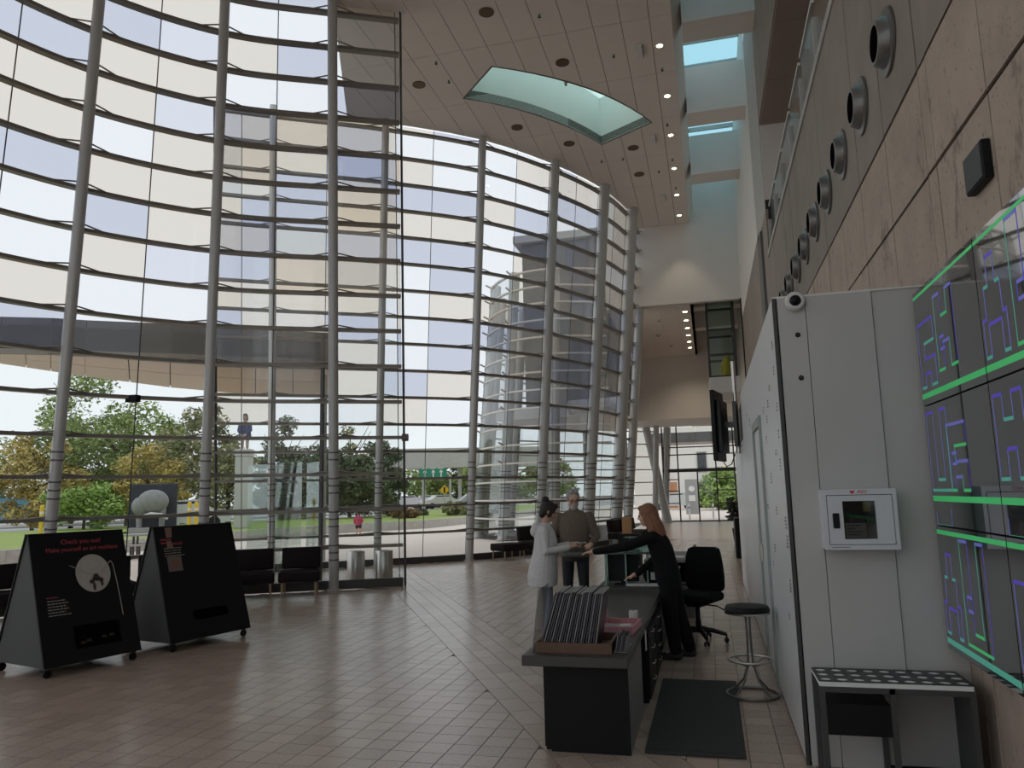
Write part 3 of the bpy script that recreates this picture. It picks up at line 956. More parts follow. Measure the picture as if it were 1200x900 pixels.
MB().box(x0+.03, x1-.03, y0, y0+.012, zt-.06, zt-.032).build('apron', M_con, t)
MB().box(.915, x1-.03, y1-.02, y1-.01, .05, zt-.06).build('back_plate', mat('console_back_grey', (.30, .29, .28), .5), t)
MB().box(x1-.028, x1-.002, y0+.03, y1-.03, .0, zt-.06).build('end_plate', M_con, t)
MB().box(.915, x1-.03, y0+.03, y1-.03, .02, .05).build('lower_shelf', M_black, t)

# ================================================================== VIDEO WALL
M_screen = mat('screen_glass_black', (.022, .022, .026), .05, spec=1.0)
M_screen.node_tree.nodes['Principled BSDF'].inputs['Coat Weight'].default_value = 1.0
M_screen.node_tree.nodes['Principled BSDF'].inputs['Coat IOR'].default_value = 1.9
M_screen.node_tree.nodes['Principled BSDF'].inputs['Coat Roughness'].default_value = .02
def em(name, c, s): return mat(name, c, .5, emit=c, est=s)
EM = {'g': em('led_green', (.05, .42, .13), .38), 't': em('led_teal', (.08, .36, .27), .32), 'b': em('led_blue', (.13, .14, .46), .34), 'v': em('led_violet', (.09, .06, .44), .34)}
XS = 1.285
PW, PH, Z0 = 1.11, .705, .703
SY1 = 5.06
VL = 'black video panel of the large screen wall showing green and blue outlines'
panels = {}
for c in range(3):
    for r in range(3):
        yb = SY1-PW*(c+1); zb = Z0+PH*r
        row = ('bottom', 'middle', 'top')[r]
        t = thing('video_panel', 'black video panel, %s row of the screen wall, %s' % (row, ('beside the grey partition', 'one panel off the partition', 'two panels off the partition')[c]), 'screen', (XS, yb, zb), 0, 'video wall panels')
        MB().box(.004, .09, .003, PW-.003, .003, PH-.003).build('housing', M_black, t)
        MB().box(0, .004, .005, PW-.005, .005, PH-.005).build('screen_glass', M_screen, t)
        MB().box(.09, X_WALL-XS-.006, .2, PW-.2, .15, PH-.15).build('wall_mount', M_dsteel, t)
        panels[(c, r)] = (t, yb, zb, {})
# picture: strips in panel units u (0 at the partition side .. 1) and v (0 bottom .. 1 top)
KI = {'g': 0, 't': 1, 'b': 2, 'v': 3}
FIGM = [None]
def strip(c, r, u0, v0, u1, v1, k):
    m = FIGM[0] if FIGM[0] is not None else MB()
    m.cur = KI[k]
    y0 = PW*(1-max(u0, u1)); y1 = PW*(1-min(u0, u1)); z0 = PH*min(v0, v1); z1 = PH*max(v0, v1)
    m.box(-.0006, -.0001, max(y0, .006), min(y1, PW-.006), max(z0, .006), min(z1, PH-.006))
    if FIGM[0] is None: m.build('light_bar', [EM[q] for q in 'gtbv'], panels[(c, r)][0])
def pline(c, r, pts, ks, w=.007, h=.024):
    FIGM[0] = MB()
    for i in range(len(pts)-1):
        (u0, v0), (u1, v1) = pts[i], pts[i+1]
        k = ks[i % len(ks)]
        if abs(u1-u0) > abs(v1-v0): strip(c, r, min(u0, u1)-w/2, v0-h/2, max(u0, u1)+w/2, v0+h/2, k)
        else: strip(c, r, u0-w/2, min(v0, v1)-h/2, u0+w/2, max(v0, v1)+h/2, k)
    FIGM[0].build('outline_figure', [EM[q] for q in 'gtbv'], panels[(c, r)][0])
    FIGM[0] = None
FIG = [[(0, 0), (0, .30), (.04, .30), (.04, .55), (.09, .55), (.09, .78), (.17, .78), (.17, .55), (.22, .55), (.22, .30), (.26, .30), (.26, 0), (.20, 0), (.20, .25), (.06, .25), (.06, 0), (0, 0)],
       [(0, 0), (0, .9), (.12, .9), (.12, .12), (.24, .12), (.24, .9), (.34, .9), (.34, 0), (0, 0)],
       [(0, 0), (0, .75), (.28, .75), (.28, .5), (.10, .5), (.10, .32), (.28, .32), (.28, 0), (.18, 0), (.18, .15), (.08, .15), (.08, 0), (0, 0)],
       [(0, .1), (0, .85), (.10, .85), (.10, .62), (.20, .62), (.20, .85), (.30, .85), (.30, .1), (.2, .1), (.2, .36), (.1, .36), (.1, .1), (0, .1)]]
r3 = random.Random(12)
for (c, r), (t, yb, zb, d) in panels.items():
    base = {2: .06, 1: .20, 0: .05}[r]
    strip(c, r, 0, base, 1, base+.045, 'g' if r else 't')
    if r == 0: strip(c, r, 0, .93, 1, .965, 'g')
    if r == 2: strip(c, r, 0, .93, 1, .955, 'g')
    u = .03
    q = 0
    while u < .72:
        f = FIG[(q+r+2*c) % 4]; q += 1
        s = r3.uniform(.72, .92) if r != 1 else r3.uniform(.66, .74)
        o_ = base+.09
        cols = ('b', 'v', 'b', 't') if q % 2 else ('t', 'b', 'v', 'g')
        pline(c, r, [(u+a*1.0, o_+b*s) for a, b in f], cols)
        if q % 2 == 0:
            pline(c, r, [(u+.05, o_+.3*s), (u+.05, o_+.42*s), (u+.12, o_+.42*s), (u+.12, o_+.3*s), (u+.05, o_+.3*s)], ('v', 'b'))
        u += .33 if q % 2 else .46
    if r == 1:
        pline(c, r, [(.05, .1), (.05, -.0), (.3, 0), (.3, .13)], ('b', 't'))

# ---- television on an arm at the far end of the partition
t = thing('television', 'black television seen edge-on, hung from a pole arm at the far end of the partition', 'television', (.10, 11.2, 2.05), radians(-13))
MB().rbox(-.03, .03, 0, .62, .0, 1.02, .01, 2).build('screen', M_black, t)
MB().rbox(.03, .10, .08, .54, .12, .88, .02, 2).build('back_housing', mat('tv_back_plastic', (.02, .02, .022), .5), t)
MB().box(.10, .29, .25, .32, .48, .56).build('arm', M_dsteel, t)
MB().box(.24, .29, .2, .37, .2, .85).build('bracket', M_dsteel, t)
MB().cyl((.27, .3, .1), (.27, .3, 1.45), .03, 12).build('pole', M_steel, t)
MB().tube([(.06, .2, .0), (.1, .25, -.08), (.16, .3, -.05), (.22, .3, .1)], .008, 6).build('cable', M_black, t)

# ---- glass lift behind the rear wall
t = thing('glass_lift', 'glass lift car with steel frame and white base high beyond the rear wall', 'lift', (0, 0, 0))
x0, x1, y0, y1, z0, z1 = .25, 1.15, 27.4, 28.8, 5.55, 8.3
for x in (x0, x1):
    for y in (y0, y1):
        MB().box(x-.035, x+.035, y-.035, y+.035, z0, z1).build('post', M_dsteel, t)
for z in (z0+.02, 6.35, 7.25, z1):
    for y in (y0, y1): MB().box(x0, x1, y-.03, y+.03, z-.04, z+.04).build('rail', M_dsteel, t)
    for x in (x0, x1): MB().box(x-.03, x+.03, y0, y1, z-.04, z+.04).build('rail', M_dsteel, t)
MB().box(x0+.04, x1-.04, y0, y0+.01, z0+.06, z1-.04).build('glass_pane', G_green, t)
MB().box(x0, x0+.01, y0+.04, y1-.04, z0+.06, z1-.04).build('glass_pane', G_green, t)
MB().hexa([(x0+.35, y0+.2, 4.75), (x1+.1, y0+.2, 4.75), (x1+.1, y1, 4.75), (x0+.35, y1, 4.75), (x0-.05, y0-.05, 5.0), (x1+.1, y0-.05, 5.0), (x1+.1, y1, 5.0), (x0-.05, y1, 5.0)]).build('skirt', M_white, t)
MB().box(x0-.05, x1+.1, y0-.05, y1, 5.0, 5.55).build('base', M_white, t)
t = thing('yellow_jacket', 'mustard yellow jacket hanging inside the glass lift car', 'jacket', (.86, 28.1, 5.57))
MB().lathe([(.12, 0), (.17, .15), (.16, .5), (.11, .72), (.05, .82)], 14, sx=1, sy=.6).build('body', mat('mustard_cloth', (.62, .36, .03), .8), t, smooth=True)
MB().tube([(.1, 0, .68), (.2, 0, .45), (.2, 0, .2)], [.05, .05, .04], 8).build('sleeve', MATS['mustard_cloth'], t, smooth=True)
MB().tube([(-.1, 0, .68), (-.2, 0, .45), (-.2, 0, .2)], [.05, .05, .04], 8).build('sleeve', MATS['mustard_cloth'], t, smooth=True)
# ================================================================== A-FRAME DISPLAY BOARDS
M_board = mat('display_black_board', (.007, .007, .009), .5, spec=.2)
M_bside = mat('display_grey_side', (.06, .06, .062), .55)
M_disc = mat('disc_pale', (.42, .40, .36), .6, noise=(30, .1))
M_redtext = mat('coral_lettering', (.42, .05, .07), .5)
M_lines = mat('white_lettering', (.32, .31, .29), .6)
def aframe(A, B, h, d, label, first):
    A = Vector((*A, 0)); B = Vector((*B, 0))
    t = thing('display_board', label, 'display board', A, atan2(B.y-A.y, B.x-A.x))
    L = (B-A).length
    zb = .10; th = .025
    # local: x along the foot edge, -y towards the visitor, ridge at y = d
    def face(y0, y1, name):
        MB().hexa([(0, y0, zb), (L, y0, zb), (L, y0+th*(1 if y1 > y0 else -1), zb), (0, y0+th*(1 if y1 > y0 else -1), zb),
                   (0, y1, h), (L, y1, h), (L, y1+.02*(1 if y1 > y0 else -1), h), (0, y1+.02*(1 if y1 > y0 else -1), h)]).build(name, M_board, t)
    face(0, d-.03, 'front_panel'); face(2*d, d+.03, 'rear_panel')
    for x in (.012, L-.03):
        MB().prism([(x, .03, zb), (x, 2*d-.03, zb), (x, d+.01, h-.01), (x, d-.01, h-.01)], (0, 0, 0), (.018, 0, 0)).build('side_panel', M_bside, t)
    MB().box(0, L, d-.035, d+.035, h-.006, h+.006).build('ridge_cap', M_board, t)
    for x in (.06, L-.06):
        for y in (.06, 2*d-.06):
            c = MB(); c.lathe([(.038, -.014), (.042, -.008), (.042, .008), (.038, .014)], 16, TR(x, y, .042) @ Matrix.Rotation(pi/2, 4, 'X'))
            w = c.build('caster', M_black, t, smooth=True)
            MB().box(x-.02, x+.02, y-.022, y+.022, .08, zb+.01).build('fork', M_dsteel, w)
    s = Vector((0, d-.03, h-zb)); sl = s.length; up = s/sl; n = Vector((0, -up.z, up.y))
    # face coordinates: u along x (0..1), v up the slope (0..1)
    F = frame(Vector((0, 0, zb))+n*.0015, Vector((1, 0, 0)), up, n)
    def on(u, v, o=0): return (u*L, v*sl, o)
    def txt(body, size, u, v, m_, nm='lettering'):
        o = link(nm, text_mesh(body, size), t); o.data.materials.clear(); o.data.materials.append(m_); o['kind'] = 'stuff'
        o.matrix_local = F @ Matrix.Translation(on(u, v))
    def bars(u, v, rows, w, hh, m_, nm='text_lines'):
        m = MB(); r_ = random.Random(int(u*100+v*1000))
        for k in range(rows):
            x = u*L; e = u*L+w*L*r_.uniform(.75, 1)
            while x < e:
                l = r_.uniform(.012, .04)
                p = [F @ Vector((xx, v*sl-k*hh*1.7+yy, .0003)) for yy in (0, hh*.55) for xx in (x, min(x+l, e))]
                m.prism([p[0], p[1], p[3], p[2]], (0, 0, 0), n*.0004); x += l+.008
        o = m.build(nm, m_, t); o['kind'] = 'stuff'
    if first:
        txt('Check you out!', .068, .52, .925, M_redtext)
        txt('Make yourself an art necklace', .064, .53, .865, M_redtext)
        r_ = .20*L
        cx, cy = .60*L, .66*sl
        MB().lathe([(r_, 0), (r_, .006)], 48, F @ TR(cx, cy, 0), sx=.92).build('round_mirror', M_disc, t)
        dk = mat('brooch_dark', (.02, .018, .012), .6)
        m = MB()
        for (a, b, c, q) in ((0, 0, .045, .03), (-.05, -.03, .028, .022), (.05, -.02, .026, .024), (.0, .03, .03, .02), (-.03, -.085, .014, .045), (.055, -.06, .012, .03)):
            m.lathe([(.001, .0), (1, .006), (.8, .014), (.001, .018)], 12, F @ TR(cx+.02+a, cy-.06+b, .004) @ Matrix.Diagonal((c, q, 1, 1)))
        m.build('necklace_pendant', dk, t)
        cord = mat('cord_pale', (.36, .34, .30), .7)
        P = lambda u, v, o=.01: F @ Vector((u*L, v*sl, o))
        MB().tube([P(.36, .735), P(.45, .70), P(.56, .65)], .004, 6).build('cord', cord, t)
        MB().tube([P(.68, .66), P(.76, .72), P(.80, .745)], .004, 6).build('cord', cord, t)
        MB().tube([P(.80, .745), P(.82, .72), P(.835, .6), P(.845, .45), P(.85, .30)], .004, 6).build('cord', cord, t)
        bars(.10, .50, 1, .12, .02, M_redtext); bars(.10, .475, 6, .22, .017, M_lines)
        MB().prism([P(.32, .10, .0), P(.80, .10, .0), P(.80, .27, .0), P(.32, .27, .0)], n*.0002, n*.001).build('tray_slot', M_hole, t)
        m = MB()
        for u, v in ((.40, .13), (.46, .14), (.62, .15), (.70, .155)):
            m.prism([P(u-.03, v, .002), P(u+.03, v, .002), P(u+.02, v+.02, .002), P(u-.02, v+.02, .002)], (0, 0, 0), n*.002)
        m.build('tray_scraps', mat('scrap_red', (.03, .01, .008), .6), t)
    else:
        P = lambda u, v, o=.002: F @ Vector((u*L, v*sl, o))
        bars(.06, .875, 1, .14, .035, M_redtext); txt('world', .06, .25, .845, M_redtext)
        bars(.06, .845, 1, .1, .035, M_redtext)
        bars(.08, .80, 4, .25, .017, M_lines)
        MB().prism([P(.10, .60, 0), P(.27, .60, 0), P(.27, .73, 0), P(.10, .73, 0)], (0, 0, 0), n*.0012).build('picture_card', mat('card_mauve', (.15, .12, .11), .6), t)
        MB().lathe([(.035, 0), (.055, 0), (.055, .0016), (.035, .0016)], 24, F @ TR(.19*L, .665*sl, .0014)).build('spiral_print', mat('print_rust', (.20, .09, .06), .6), t)
        m = MB()
        m.prism([P(.13, .90, 0), P(.20, .90, 0), P(.21, .99, 0), P(.13, .99, 0)], (0, 0, 0), n*.0012)
        m.prism([P(.12, .80, 0), P(.20, .80, 0), P(.18, .87, 0), P(.13, .87, 0)], (0, 0, 0), n*.0014)
        m.build('printed_figure', mat('print_skin', (.22, .14, .11), .6), t)
        # pill-shaped slot
        m = MB(); pts = []
        for k in range(12): a = -pi/2+pi*k/11; pts.append((.70+.0*cos(a)+.035*cos(a)*1.2, .20+.042*sin(a)))
        for k in range(12): a = pi/2+pi*k/11; pts.append((.34+.035*cos(a)*1.2, .20+.042*sin(a)))
        m.prism([P(u, v, 0) for u, v in pts], n*.0002, n*.0012); m.build('hand_slot', M_hole, t)
    return t
aframe((-6.24, 6.17), (-5.97, 7.14), 1.36, .47, 'black display board on casters with pale round mirror and necklace pendant', True)
aframe((-5.85, 7.46), (-5.58, 8.55), 1.37, .43, 'black display board on casters with a pill-shaped hand slot', False)

# ================================================================== LOUNGE SEATS
M_seat = mat('seat_dark_plum', (.016, .011, .013), .8, spec=.2, noise=(40, .15))
M_leg = mat('leg_pale_wood', (.34, .25, .17), .5)
def seat(label, group, loc, rz, back=True, w=.685):
    """local: faces -y, backrest at +y"""
    t = thing('lounge_seat', label, 'seat', loc, rz, group)
    MB().rbox(-w/2, w/2, -.31, .31, .24, .42, .03, 2).build('seat_cushion', M_seat, t, smooth=True)
    if back:
        MB().rbox(-w/2+.01, w/2-.01, .17, .31, .43, .80, .035, 2, T=TR(0, .24, .43) @ Matrix.Rotation(radians(-7), 4, 'X') @ TR(0, -.24, -.43)).build('backrest', M_seat, t, smooth=True)
    for x in (-w/2+.07, w/2-.07):
        for y in (-.25, .25):
            MB().tube([(x, y, .25), (x*1.04, y*1.06, 0)], [.022, .015], 10).build('leg', M_leg, t)
    return t
gA = 'dark seats along the front glass bay'
LA = 'dark plum lounge seat with backrest along the front glass bay'
for k, dg in enumerate((115.6, 122.8, 136.2, 143.2, 150.2, 157.2, 164.2)):
    a = radians(dg); R_ = 6.17
    seat(LA, gA, (A_C[0]+R_*cos(a), A_C[1]+R_*sin(a), 0), a-pi/2)
a = radians(129.6)
seat('dark plum backless stool seat beside the display board and the glass bay', None, (A_C[0]+5.72*cos(a), A_C[1]+5.72*sin(a), 0), a-pi/2, back=False, w=.62)
# along the long bay
def seatB(tpar, off, label, back, w=.72, group=None):
    b = catmull(B_P, tpar); l = catmull(B_L, tpar).normalized()
    return seat(label, group, (b.x+l.x*off, b.y+l.y*off, 0), atan2(l.y, l.x)+pi/2, back, w)
gB = 'dark bench seats behind the visitors'
seatB(3.33, .62, 'dark plum bench seat without backrest next to the silver column by the long glass bay', False)
seatB(3.69, .62, 'dark plum bench seat with backrest by the long glass bay behind the visitors', True, group=gB)
seatB(4.03, .62, 'dark plum bench seat with backrest by the long glass bay behind the visitors', True, group=gB)
seatB(4.37, .62, 'dark plum bench seat with backrest by the long glass bay behind the visitors', True, group=gB)
for tp in (5.45, 5.85, 6.25):
    seatB(tp, .65, 'dark plum bench seat with backrest between the thick silver columns near the rear wall', True, group='dark bench seats near the rear wall')

# ================================================================== STEEL BINS IN THE PORCH
def bin_(p, label):
    t = thing('steel_bin', label, 'bin', (p.x, p.y, 0))
    MB().lathe([(.17, .0), (.175, .02), (.175, .58), (.165, .6), (.12, .6)], 28).build('drum', M_steel, t, smooth=True)
    MB().lathe([(.12, .585), (.12, .602)], 20).build('lid_opening', M_black, t)
    MB().lathe([(.178, 0), (.178, .03)], 28).build('foot_ring', M_dsteel, t)
bin_(onz(417, 682), 'brushed steel round bin in the glass porch next to the silver column')
bin_(onz(450, 681), 'brushed steel round bin in the glass porch beside the free glass edge')

# ================================================================== RECEPTION COUNTER
M_top = mat('counter_dark_grey', (.052, .047, .043), .45, noise=(14, .12))
M_cblack = mat('counter_black', (.008, .008, .009), .5, spec=.2)
M_cgrey = mat('counter_grey_panel', (.20, .195, .19), .55)
X0, X1 = -1.24, -.56
t = thing('reception_counter', 'long dark grey counter with black end panel carrying the print rack', 'counter', (0, 0, 0))
MB().rbox(X0, X1, 4.93, 8.3, .555, .62, .004, 1).build('counter_top', M_top, t)
MB().box(-1.13, X1-.02, 5.07, 5.11, .03, .555).build('end_panel', M_cblack, t)
MB().box(-1.09, X1-.02, 5.075, 5.11, .0, .03).build('plinth', M_cblack, t)
MB().box(-1.13, -1.09, 5.11, 8.25, .0, .555).build('front_panel', M_cblack, t)
MB().box(X1-.06, X1-.02, 5.11, 6.05, .0, .555).build('side_panel', M_cgrey, t)
MB().box(-1.09, X1-.06, 8.2, 8.25, .0, .555).build('end_panel', M_cblack, t)
for i, (y0, y1) in enumerate(((6.3, 7.0), (7.05, 7.75))):
    t2 = thing('drawer_pedestal', 'black drawer pedestal under the counter, %s' % ('next to the floor mat' if i == 0 else 'by the shoes of the attendant'), 'drawers', (0, 0, 0))
    MB().box(-1.05, X1+.0, y0, y1, 0, .54).build('carcass', M_cblack, t2)
    for k in range(4):
        dz = .03+k*.125
        dd = MB().box(X1, X1+.016, y0+.01, y1-.01, dz, dz+.12).build('drawer', M_cblack, t2)
        MB().tube([(X1+.016, y0+.28, dz+.09), (X1+.036, y0+.29, dz+.09), (X1+.036, y0+.41, dz+.09), (X1+.016, y0+.42, dz+.09)], .005, 6).build('handle', M_steel, dd)
# ---- print rack: wooden tray with sleeved prints
t = thing('print_rack', 'low wooden tray holding a row of sleeved prints on the counter end', 'rack', (-1.17, 5.03, .62))
M_wood = mat('rack_wood', (.12, .062, .035), .5, noise=(9, .2))
W_, D_ = .50, .42
MB().box(0, W_, 0, D_, .0, .015).build('tray_base', M_wood, t)
MB().box(0, W_, 0, .018, .015, .065).build('tray_front', M_wood, t)
MB().box(0, W_, D_-.018, D_, .015, .065).build('tray_rear', M_wood, t)
MB().box(0, .018, .018, D_-.018, .015, .065).build('tray_side', M_wood, t)
MB().box(W_-.018, W_, .018, D_-.018, .015, .065).build('tray_side', M_wood, t)
M_sl = [mat('print_sleeve_%s' % n, c, .35, noise=(20, .3)) for n, c in (('ink', (.018, .016, .024)), ('slate', (.045, .042, .055)), ('plum', (.03, .02, .035)), ('smoke', (.09, .085, .085)))]
M_edge = mat('sleeve_edge_clear', (.20, .19, .19), .35)
M_coil = mat('wire_coil_grey', (.40, .39, .37), .4, metal=.3)
r4 = random.Random(3)
for k in range(23):
    p = thing('sleeved_print', 'dark print in a clear sleeve with a wire-bound top, standing in the wooden tray', 'print', (-1.17+-.0+.022+.0165*k, 5.06, .6365), 0, 'sleeved prints in the tray')
    sl = .115-.055*(k/23)+r4.uniform(-.001, .001)
    hgt = .355+r4.uniform(-.008, .008)
    dy = .345
    MB().hexa([(0, 0, 0), (.006, 0, 0), (.006, dy, 0), (0, dy, 0), (sl, 0, hgt), (sl+.006, 0, hgt), (sl+.006, dy, hgt), (sl, dy, hgt)]).build('card', M_sl[k % 4 if k % 3 else 0], p)
    MB().hexa([(-.0015, -.004, 0), (.0075, -.004, 0), (.0075, 0, 0), (-.0015, 0, 0), (sl-.0015, -.004, hgt), (sl+.0075, -.004, hgt), (sl+.0075, 0, hgt), (sl-.0015, 0, hgt)]).build('sleeve_edge', M_edge if k % 3 == 1 else M_sl[1], p)
    m = MB()
    for q in range(13):
        m.torus((0, 0, 0), .0044, .0016, 8, 5, T=TR(sl+.003, .02+q*.0255, hgt+.006) @ Matrix.Rotation(pi/2, 4, 'X'))
    c = m.build('wire_coil', M_coil, p); c['kind'] = 'stuff'
# clear sleeve standing at the outside of the tray
p = thing('clear_display_sleeve', 'tall clear plastic sleeve leaning outside the wooden tray', 'sleeve', (-1.195, 5.05, .622))
MB().hexa([(0, 0, 0), (.004, 0, 0), (.004, .3, 0), (0, .3, 0), (.055, 0, .40), (.059, 0, .40), (.059, .3, .40), (.055, .3, .40)]).build('sheet', glass('clear_plastic', (.8, .8, .8), gloss=.12), p)
MB().hexa([(-.002, -.004, 0), (.006, -.004, 0), (.006, .0, 0), (-.002, .0, 0), (.053, -.004, .40), (.061, -.004, .40), (.061, .0, .40), (.053, .0, .40)]).build('edge_strip', M_edge, p)
# ---- leaflet box (pink) and other small things on the counter
M_pink = mat('pink_print', (.55, .25, .28), .55, noise=(60, .25))
M_paper = mat('white_paper', (.62, .60, .58), .7, noise=(50, .2))
t = thing('leaflet_box', 'pink patterned leaflet box with open top on the counter beside the prints', 'box', (-.87, 5.72, .622), radians(-4))
MB().box(0, .27, 0, .012, 0, .055).build('front_board', M_pink, t)
MB().box(0, .27, .388, .4, 0, .055).build('rear_board', M_pink, t)
MB().box(0, .012, .012, .388, 0, .13).build('side_board', M_pink, t)
MB().box(.258, .27, .012, .388, 0, .055).build('side_board', M_pink, t)
MB().box(.012, .258, .012, .388, 0, .008).build('base_board', M_cblack, t)
for k, (x, y, a, nm) in enumerate(((.14, .13, .2, 'white leaflet with grey print lying uppermost in the pink box'), (.13, .2, -.1, 'pink and white leaflet in the middle of the pink box'), (.15, .29, .35, 'pink leaflet tilted at the far end of the pink box'))):
    q = thing('leaflet', nm, 'leaflet', (-.87+x, 5.72+y, .656-.0125*k), a)
    MB().rbox(-.10, .10, -.05, .05, 0, .012, .003, 1).build('cover', M_paper if k != 2 else M_pink, q)
    MB().box(-.09, .02, -.042, .03, .012, .0128).build('print_block', mat('print_grey', (.3, .28, .28), .6) if k == 0 else M_pink, q)
t = thing('card_holder', 'clear acrylic card holder with cards beside the wooden tray', 'holder', (-.66, 5.08, .622))
MB().box(0, .085, 0, .3, 0, .006).build('base', M_edge, t)
for k in range(7):
    MB().hexa([(.006+.01*k, .0, .006), (.010+.01*k, .0, .006), (.010+.01*k, .26, .006), (.006+.01*k, .26, .006), (.022+.01*k, .02, .10), (.026+.01*k, .02, .10), (.026+.01*k, .28, .10), (.022+.01*k, .28, .10)]).build('card', M_sl[2] if k % 3 else M_edge, t)
t = thing('paper_cup', 'small pale roll standing at the far edge of the pink leaflet box', 'roll', (-.64, 6.18, .622))
MB().lathe([(.035, 0), (.035, .10)], 16).build('roll', M_paper, t, smooth=True)
MB().lathe([(.015, .10), (.015, .1015)], 12).build('core', M_ink, t)
t = thing('hanging_tag', 'pale card tag hanging on the side of the counter', 'tag', (X1+.002, 6.16, .50))
MB().box(0, .003, 0, .10, -.08, .07).build('card', M_paper, t)
MB().tube([(.001, .05, .07), (.001, .05, .115)], .003, 6).build('string', M_ink, t)

# ---- glass transaction desk behind
t = thing('glass_desk', 'green glass transaction desk on upright glass fins where the visitors are served', 'desk', (0, 0, 0))
ZG = .985
MB().box(-1.62, -.62, 8.36, 9.15, ZG, ZG+.014).build('glass_top', G_green, t)
MB().box(-1.62, -.62, 8.352, 8.36, ZG-.004, ZG+.016).build('front_edge', mat('glass_edge_dark', (.03, .06, .055), .2), t)
for x in (-1.15, -.93, -.70):
    MB().box(x-.006, x+.006, 8.42, 9.1, .62 if x > -1.2 else 0, ZG).build('glass_fin', G_green, t)
    MB().box(x-.008, x+.008, 8.415, 8.42, .62, ZG).build('fin_edge', mat('glass_edge_green', (.22, .34, .30), .2), t)
MB().box(-1.2, -.58, 8.36, 10.6, .0, .60).build('pedestal', M_cblack, t)
MB().rbox(-1.24, -.45, 8.34, 10.7, .60, .64, .004, 1).build('work_top', M_top, t)
t = thing('computer_monitor', 'black computer monitor seen from behind under the glass desk top', 'monitor', (-.98, 8.62, .64))
MB().rbox(-.17, .17, -.02, .03, .03, .325, .01, 2).build('screen', M_cblack, t)
MB().box(-.03, .03, 0, .06, .005, .12).build('stand', M_cblack, t)
MB().rbox(-.10, .10, -.06, .1, 0, .012, .004, 1).build('foot', M_cblack, t)
t = thing('glass_box', 'pale glass display box with papers on the glass desk', 'display box', (-.98, 8.8, ZG+.016))
for a, b in (((0, .34), (0, .008)), ((0, .34), (.262, .27)), ((0, .008), (.008, .262)), ((.332, .34), (.008, .262))):
    MB().box(a[0], a[1], b[0], b[1], 0, .12).build('glass_side', G_green, t)
MB().box(.03, .31, .03, .24, .0, .09).build('paper_stack', M_paper, t)
MB().box(-.01, .35, -.01, .28, .12, .128).build('glass_lid', G_green, t)
t = thing('white_bag', 'crumpled black and white bag on the work top beside the attendant', 'bag', (-.63, 8.66, .642))
m = MB(); r5 = random.Random(9)
m.lathe([(.06, 0), (.12, .03), (.13, .09), (.10, .16), (.05, .2)], 14, sx=1.1, sy=.7)
m.v = [(x+r5.uniform(-.012, .012), y+r5.uniform(-.012, .012), max(0, z+r5.uniform(-.01, .01))) for x, y, z in m.v]
m.build('body', M_cblack, t)
MB().tube([(-.08, 0, .17), (-.05, 0, .26), (.05, 0, .27), (.08, 0, .17)], .008, 6).build('handle', M_cblack, t)
MB().box(-.05, .05, -.105, -.098, .05, .13).build('white_label', M_paper, t)
t = thing('paper_pad', 'white paper pad lying on the work top behind the counter', 'paper', (-.93, 8.4, .641))
MB().rbox(0, .36, 0, .11, 0, .02, .003, 1).build('sheets', M_paper, t)
MB().box(0, .36, .11, .125, 0, .022).build('binding', M_ink, t)
# ---- second desk further back
t = thing('rear_desk', 'low grey desk with upstand beyond the attendant near the office chair', 'desk', (0, 0, 0))
MB().rbox(-.95, -.28, 10.9, 12.4, .66, .70, .004, 1).build('desk_top', M_cgrey, t)
MB().box(-.30, -.26, 10.9, 12.4, 0, .80).build('end_panel', M_cblack, t)
MB().box(-.93, -.30, 12.3, 12.38, 0, .66).build('rear_panel', M_cblack, t)
MB().box(-.93, -.89, 10.9, 12.3, 0, .66).build('side_panel', M_cblack, t)
t = thing('desk_papers', 'loose white papers and black stapler on the low grey desk', 'papers', (-.62, 11.15, .702))
MB().box(0, .21, 0, .3, 0, .01).build('sheet', M_paper, t)
MB().rbox(-.2, -.04, .1, .15, 0, .04, .008, 1).build('stapler', M_cblack, t)
t = thing('waste_bin_desk', 'dark grey rounded waste bin beside the low grey desk', 'waste bin', (-.40, 10.55, 0))
MB().lathe([(.13, 0), (.15, .1), (.17, .42), (.16, .43), (.14, .1)], 20).build('bucket', M_cgrey, t, smooth=True)
MB().torus((0, 0, .43), .165, .008, 24, 6).build('rim', M_cblack, t)
# orange box
t = thing('orange_box', 'orange wooden box standing on a dark plinth behind the attendant', 'box', (-1.62, 14.6, 0))
MB().box(-.1, .3, -.1, .3, 0, .86).build('plinth', M_cblack, t)
MB().rbox(-.02, .15, -.08, .1, .86, 1.16, .01, 1).build('box', mat('orange_board', (.42, .22, .09), .6), t)

# ================================================================== OFFICE CHAIR
M_fab = mat('chair_black_fabric', (.006, .006, .007), .9, spec=.15)
M_plas = mat('chair_black_plastic', (.009, .009, .01), .45, spec=.3)
t = thing('office_chair', 'black swivel office chair with tall backrest behind the counter', 'office chair', (-.21, 8.86, 0), radians(-22))
